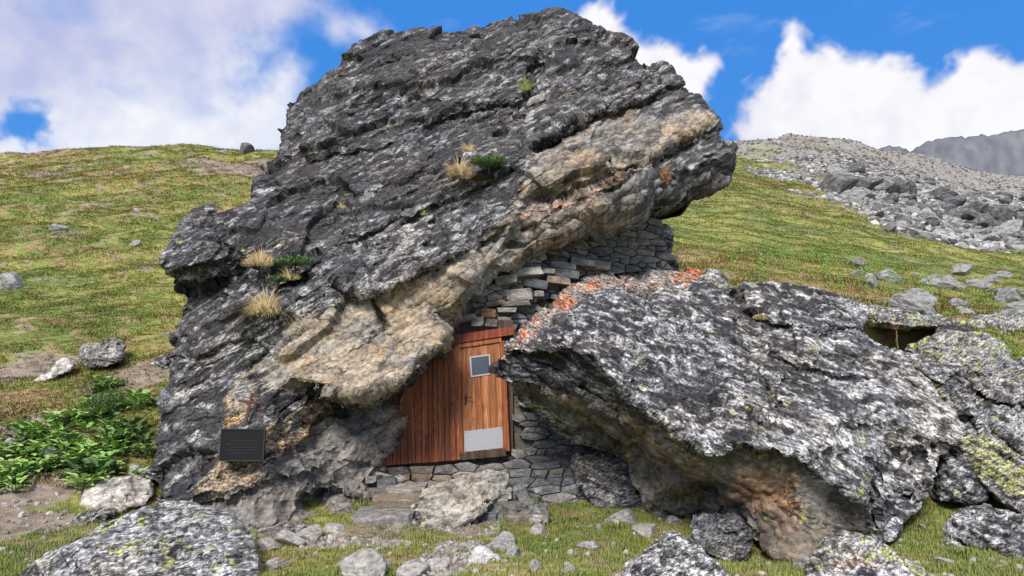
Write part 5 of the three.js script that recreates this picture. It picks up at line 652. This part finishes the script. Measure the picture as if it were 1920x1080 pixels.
function turf(name, label, N, geo, dist, bearing, scale, keep, seed) {
  const r = rng(seed), im = new THREE.InstancedMesh(geo, grassMat, N), M = new THREE.Matrix4(), Q = new THREE.Quaternion(), c = new THREE.Color(), up = new THREE.Vector3(0, 1, 0); let n = 0, g = 0;
  while (n < N && g++ < N * 6) { const D = dist(r()), u = bearing(r(), D), x = (u - 960) / FOCAL * D, z = -D, k = keep(x, z, D, u, r()); if (k <= 0) continue;
    const gc = groundColor(x, 0, z), dry = fbm(x * 0.9 + 11, 3, z * 0.9, 3) + (r() - 0.5) * 0.5, s = scale(D) * (0.6 + 0.8 * r()) * k; Q.setFromAxisAngle(up, r() * 6.283); M.compose(new THREE.Vector3(x, ground(x, z) - 0.01, z), Q, new THREE.Vector3(s, s * (0.7 + r() * 0.6), s)); im.setMatrixAt(n, M);
    let q = mix3(gc, mix3([0.16, 0.25, 0.05], [0.34, 0.36, 0.10], r()), 0.4); q = mix3(q, [0.46, 0.35, 0.17], ss(0.05, 0.5, dry) * 0.6); const b = 0.8 + r() * 0.45; c.setRGB(q[0] * b, q[1] * b, q[2] * b); im.setColorAt(n, c); n++; }
  im.count = n; im.name = name; tag(im, label, 'grass', null, 'stuff'); add(im);
}
const bare = (x, z) => 0.5 * Math.max(0, soil(x, z)) + fbm(x * 0.5 + 30, 6.1, z * 0.5, 4) + 0.25 * fbm(x * 2.1, 4.5, z * 2.1, 4);
turf('foreground_grass', 'short green grass around the foot of the boulders', 60000, blades(9, 0.10, 0.06, 0.0035, 5), (t) => mix(6.3, 11.5, Math.pow(t, 1.1)), (t) => mix(-60, 1980, t), () => 0.85, (x, z, D, u, t) => { if (D < 7.6 && ((u > 140 && u < 495 && D < 7.3) || (D < 6.9 && ((u > 1155 && u < 1375) || (u > 1515 && u < 1750))))) return 0; const s = soil(x, z) + fbm(x * 2.1, 4.5, z * 2.1, 4) * 0.45; return s > 0.12 && t > 0.06 ? 0 : s > -0.15 ? 0.6 : 0.7 + 0.5 * clamp(0.5 + noise(x * 1.5, 2, z * 1.5)); }, 901);
turf('left_slope_grass', 'mottled green and dry turf on the left hillside', 120000, blades(8, 0.055, 0.12, 0.008, 6, 1.1), (t) => 9.5 * Math.pow(66 / 9.5, t), (t) => mix(-120, 560, t), (D) => mix(0.75, 1.9, ss(10, 60, D)), (x, z, D, u, t) => (bare(x, z) > 0.22 && t > 0.2 ? 0 : 0.55 + 0.5 * clamp(0.5 + noise(x * 0.8, 2, z * 0.8))), 902);
turf('right_meadow_grass', 'rough green and ochre grass on the right meadow', 110000, blades(8, 0.06, 0.12, 0.008, 7, 1.1), (t) => 11.5 * Math.pow(120 / 11.5, t), (t) => mix(1180, 2000, t), (D) => mix(0.75, 2.6, ss(12, 90, D)), (x, z, D, u, t) => (scree(x, z) > 0.25 + 0.4 * t ? 0 : 0.55 + 0.5 * clamp(0.5 + noise(x * 0.8, 2, z * 0.8))), 903);
// ───────────────────────── plants ─────────────────────────
function leaf(L, W, curl, n = 5) { const pos = [], P = []; for (let i = 0; i <= n; i++) { const t = i / n, w = W * Math.pow(Math.sin(Math.PI * Math.min(1, 0.08 + t * 0.92)), 0.75), y = Math.sin(t * 1.9) * L * 0.42 * curl, z = t * L; P.push([[-w, y + w * 0.25, z], [0, y, z], [w, y + w * 0.25, z]]); } for (let i = 0; i < n; i++) for (let k = 0; k < 2; k++) { const a = P[i][k], b = P[i][k + 1], c = P[i + 1][k + 1], d = P[i + 1][k]; pos.push(...a, ...b, ...c, ...a, ...c, ...d); } const g = new THREE.BufferGeometry(); g.setAttribute('position', new THREE.Float32BufferAttribute(pos, 3)); g.computeVertexNormals(); return g; }
const leafMats = [[0.24, 0.42, 0.09], [0.33, 0.50, 0.135], [0.085, 0.16, 0.045]].map((c) => new THREE.MeshPhysicalMaterial({ color: new THREE.Color().setRGB(...c), roughness: 0.6, side: THREE.DoubleSide }));
{
  const r = rng(444), protos = [];
  for (let v = 0; v < 5; v++) { const gs = [], st = []; const n = 17 + ((r() * 8) | 0); for (let i = 0; i < n; i++) { const g = leaf(0.08 + r() * 0.07, 0.028 + r() * 0.022, 0.4 + r() * 0.5); g.rotateX(-0.35 + r() * 0.7); const h = 0.04 + r() * 0.15, a = i * 2.4 + r(), d = 0.02 + r() * 0.10; g.translate(0, h, d); g.rotateY(a); gs.push(g); const s = new THREE.CylinderGeometry(0.003, 0.005, h + 0.04, 4); s.translate(0, h / 2 - 0.02, 0); s.rotateX(d / h * 0.9); s.rotateY(a); st.push(s.toNonIndexed()); } for (const s of st) s.deleteAttribute('uv'); const G = new THREE.Group(); part('leaves', mergeGeometries(gs), leafMats[v % 3], G); part('stems', mergeGeometries(st), leafMats[2], G); protos.push(G); }
  const spots = []; const zone = (x0, x1, D0, D1, n, where) => { for (let i = 0; i < n; i++) spots.push([mix(x0, x1, r()), mix(D0, D1, r()), where]); };
  zone(110, 290, 9.9, 12.0, 50, 'in the thick patch left of the great boulder'); zone(-40, 100, 9.0, 10.6, 34, 'at the left edge beside the dirt path'); zone(40, 140, 10.6, 11.6, 12, 'between the path clump and the thick patch'); zone(150, 230, 9.4, 9.9, 7, 'just behind the pale rounded boulder'); zone(170, 300, 12.0, 13.2, 14, 'at the upper end of the patch by the dark bush');
  for (const [u, D, where] of spots) { const v = onGround(u, D), o = protos[(r() * 5) | 0].clone(); o.name = numbered('broadleaf_plant'); const s = 0.75 + r() * 0.6; o.scale.set(s, s, s); o.rotation.y = r() * 6.28; o.position.set(v.x, v.y - 0.03, v.z); tag(o, `bright green broad-leaved plant ${where}`, 'plant', 'broad-leaved plants left of the boulder'); add(o); }
  // tall herbs on the right meadow
  const tall = []; for (let v = 0; v < 3; v++) { const gs = []; for (let i = 0; i < 22; i++) { const g = leaf(0.07 + r() * 0.03, 0.011, 0.3, 3); g.rotateX(-0.5); g.translate(0, 0.06 + i * 0.017, 0.004); g.rotateY(i * 2.4); gs.push(g); } const s = new THREE.CylinderGeometry(0.004, 0.006, 0.46, 4).toNonIndexed(); s.deleteAttribute('uv'); s.translate(0, 0.2, 0); const G = new THREE.Group(); part('leaves', mergeGeometries(gs), leafMats[1], G); part('stem', s, leafMats[0], G); tall.push(G); }
  for (let i = 0; i < 90; i++) { const D = mix(15.5, 26, Math.pow(r(), 1.3)), u = i < 60 ? mix(1430, 1690, Math.pow(r(), 0.9)) : mix(1250, 1800, r()), v = onGround(u, D), o = tall[(r() * 3) | 0].clone(); o.name = numbered('tall_herb'); const s = 0.6 + r() * 0.7; o.scale.set(s * 1.2, s, s * 1.2); o.rotation.y = r() * 6; o.position.set(v.x, v.y - 0.02, v.z); tag(o, `upright light green herb in the right meadow ${D < 18 ? 'behind the slab boulder' : D < 22 ? 'half way up' : 'in the dip'}${u < 1430 ? ' by the wall end' : ''}`, 'plant', 'tall herbs in the right meadow'); add(o); }
  // bushes and dry tufts growing on the great boulder
  const dry = new THREE.MeshPhysicalMaterial({ color: new THREE.Color().setRGB(0.46, 0.34, 0.16), roughness: 0.9, side: THREE.DoubleSide }), dryDark = new THREE.MeshPhysicalMaterial({ color: new THREE.Color().setRGB(0.26, 0.18, 0.08), roughness: 0.9, side: THREE.DoubleSide }), dryPale = new THREE.MeshPhysicalMaterial({ color: new THREE.Color().setRGB(0.60, 0.48, 0.27), roughness: 0.9, side: THREE.DoubleSide }), green = new THREE.MeshPhysicalMaterial({ color: new THREE.Color().setRGB(0.20, 0.25, 0.06), roughness: 0.9, side: THREE.DoubleSide });
  const tuft = (name, label, px, py, D, w, h, n, mats, droop = 1.0) => {
    const G = new THREE.Group(), s = D / FOCAL; G.name = numbered(name); G.position.copy(at(px, py, D));
    mats.flatMap((m) => m === dry ? [dry, dryDark, dryPale] : [m]).forEach((m, mi, all) => { const q = rng(px * 7 + mi), pos = []; for (let i = 0; i < n * 1.3 / all.length; i++) { const e = Math.sqrt(q()), an = q() * 6.283, bx = Math.cos(an) * e * w * s * 0.42, bz = Math.sin(an) * e * w * s * 0.22, L = h * s * (0.7 + 0.6 * q()) * (1.1 - 0.3 * e), ox = Math.cos(an) * (0.2 + e * 0.8) + (q() - 0.5) * 0.6, oz = Math.sin(an) * (0.2 + e * 0.6) + 0.45 + (q() - 0.5) * 0.5; const pts = [0, 0.4, 0.75, 1].map((t) => [bx + ox * L * t * (0.5 + 0.5 * t), L * (t * (1.15 - 0.55 * e) - droop * (0.25 + 0.65 * e) * t * t) - bz * 0.8 - Math.abs(bx) * 0.15, bz + oz * L * (0.3 * t + 0.5 * t * t)]); const W = 0.0045; for (let k = 0; k < 3; k++) { const a = pts[k], b = pts[k + 1], wa = W * (1 - k * 0.28), wb = W * (1 - (k + 1) * 0.28); pos.push(a[0] - wa, a[1], a[2], a[0] + wa, a[1], a[2], b[0] + wb, b[1], b[2], a[0] - wa, a[1], a[2], b[0] + wb, b[1], b[2], b[0] - wb, b[1], b[2]); } }
      const g = new THREE.BufferGeometry(); g.setAttribute('position', new THREE.Float32BufferAttribute(pos, 3)); const nn = new Float32Array(pos.length); for (let i = 0; i < pos.length; i += 3) { const v = new THREE.Vector3(pos[i] / (w * s), 0.9, 0.5 + pos[i + 2] / (w * s)).normalize(); nn[i] = v.x; nn[i + 1] = v.y; nn[i + 2] = v.z; } g.setAttribute('normal', new THREE.BufferAttribute(nn, 3)); part('blades', g, m, G); });
    tag(G, label, 'grass tuft', 'grass tufts on the boulders'); add(G); };
  tuft('dry_tuft', 'straw-coloured grass tuft on the upper left ledge of the great boulder', 487, 490, 10.25, 76, 28, 380, [dry, dry]);
  tuft('dry_tuft', 'long straw and green tuft hanging over the lower left ledge', 497, 582, 9.7, 100, 50, 620, [dry, dry, green], 1.3);
  tuft('dry_tuft', 'yellowish tuft between the two ledge tufts on the boulder', 543, 520, 10.0, 44, 24, 150, [green, dry]);
  tuft('dry_tuft', 'large straw tuft high on the dark face beside the juniper', 862, 330, 10.85, 54, 46, 460, [dry, dry], 1.2);
  tuft('dry_tuft', 'small brown tuft above the large straw tuft', 878, 282, 11.1, 26, 24, 110, [dry]);
  tuft('dry_tuft', 'dry tuft in the notch behind the left lobe of the boulder', 428, 400, 11.15, 62, 26, 220, [dry, dry]);
  tuft('dry_tuft', 'tiny green tuft low on the dark face', 795, 402, 10.35, 16, 12, 40, [green]); tuft('dry_tuft', 'tiny yellow tuft left on the dark face', 640, 388, 11.0, 18, 16, 40, [green, dry]);
  tuft('dry_tuft', 'small tuft in the vertical notch of the great boulder', 985, 168, 12.1, 16, 36, 90, [green]); tuft('dry_tuft', 'brown tuft on the slab boulder beside its raised layer', 1425, 595, 10.45, 34, 12, 90, [dry, green]);
  const bush = (label, px, py, D, w, h, n) => { const G = new THREE.Group(), s = D / FOCAL, gs = [], q = rng(px); G.name = numbered('juniper_bush'); G.position.copy(at(px, py, D)); for (let i = 0; i < n; i++) { const g = leaf(0.025 + q() * 0.03, 0.006 + q() * 0.006, 0.5, 2); g.rotateX(-q() * 1.5); g.rotateY(q() * 6.28); const a = q() * 6.28, e = Math.sqrt(q()); g.translate(Math.cos(a) * e * w * s * 0.5, (0.25 + 0.75 * q()) * (1 - e * 0.55) * h * s * (0.75 + 0.9 * noise(Math.cos(a) * e * 2.5 + px, Math.sin(a) * e * 2.5, 3)), Math.sin(a) * e * w * s * 0.28 + 0.05); gs.push(g); } part('foliage', mergeGeometries(gs), leafMats[2], G); const st = new THREE.CylinderGeometry(0.012, 0.02, h * s, 5); st.translate(0, 0, -0.05); part('stem', st, iron, G); tag(G, label, 'bush', 'junipers on the great boulder'); add(G); };
  bush('green juniper beside the large straw tuft high on the dark face', 917, 312, 10.85, 72, 24, 1500); bush('green juniper behind the tufts on the left ledge', 552, 500, 10.0, 80, 24, 1300); bush('small dark bush below the left ledge juniper', 520, 530, 10.0, 40, 14, 420); bush('dark green bush in the shade left of the great boulder', 208, 770, 12.2, 80, 50, 2080);
  bush('green weeds in the corner by the upright slab', 1008, 962, 9.9, 36, 40, 480);
  // houseleek flower in front of the dark hollow
  const F = new THREE.Group(); F.name = 'pink_flower'; F.position.copy(at(1684, 662, 10.35)); tag(F, 'pink flower on a tall stalk before the dark hollow', 'flower'); const st = new THREE.CylinderGeometry(0.006, 0.008, 0.38, 6); st.translate(0, 0.17, 0); part('stalk', st, new THREE.MeshStandardMaterial({ color: new THREE.Color().setRGB(0.20, 0.09, 0.07), roughness: 0.8 }), F);
  const pet = []; for (let i = 0; i < 30; i++) { const g = leaf(0.05, 0.008, 0.4, 3); g.rotateX(-0.6 + r() * 0.8); g.translate(0, 0.35 + r() * 0.035, 0.02); g.rotateY(i * 2.4); pet.push(g); } part('petals', mergeGeometries(pet), new THREE.MeshPhysicalMaterial({ color: new THREE.Color().setRGB(0.50, 0.17, 0.20), roughness: 0.7, side: THREE.DoubleSide }), F); const lg = []; for (let i = 0; i < 9; i++) { const g = leaf(0.05, 0.008, 0.4, 3); g.rotateX(-0.8); g.translate(0, 0.05 + i * 0.03, 0.003); g.rotateY(i * 2.4); lg.push(g); } part('leaves', mergeGeometries(lg), leafMats[0], F); add(F);
}
renderer.render(scene, camera);
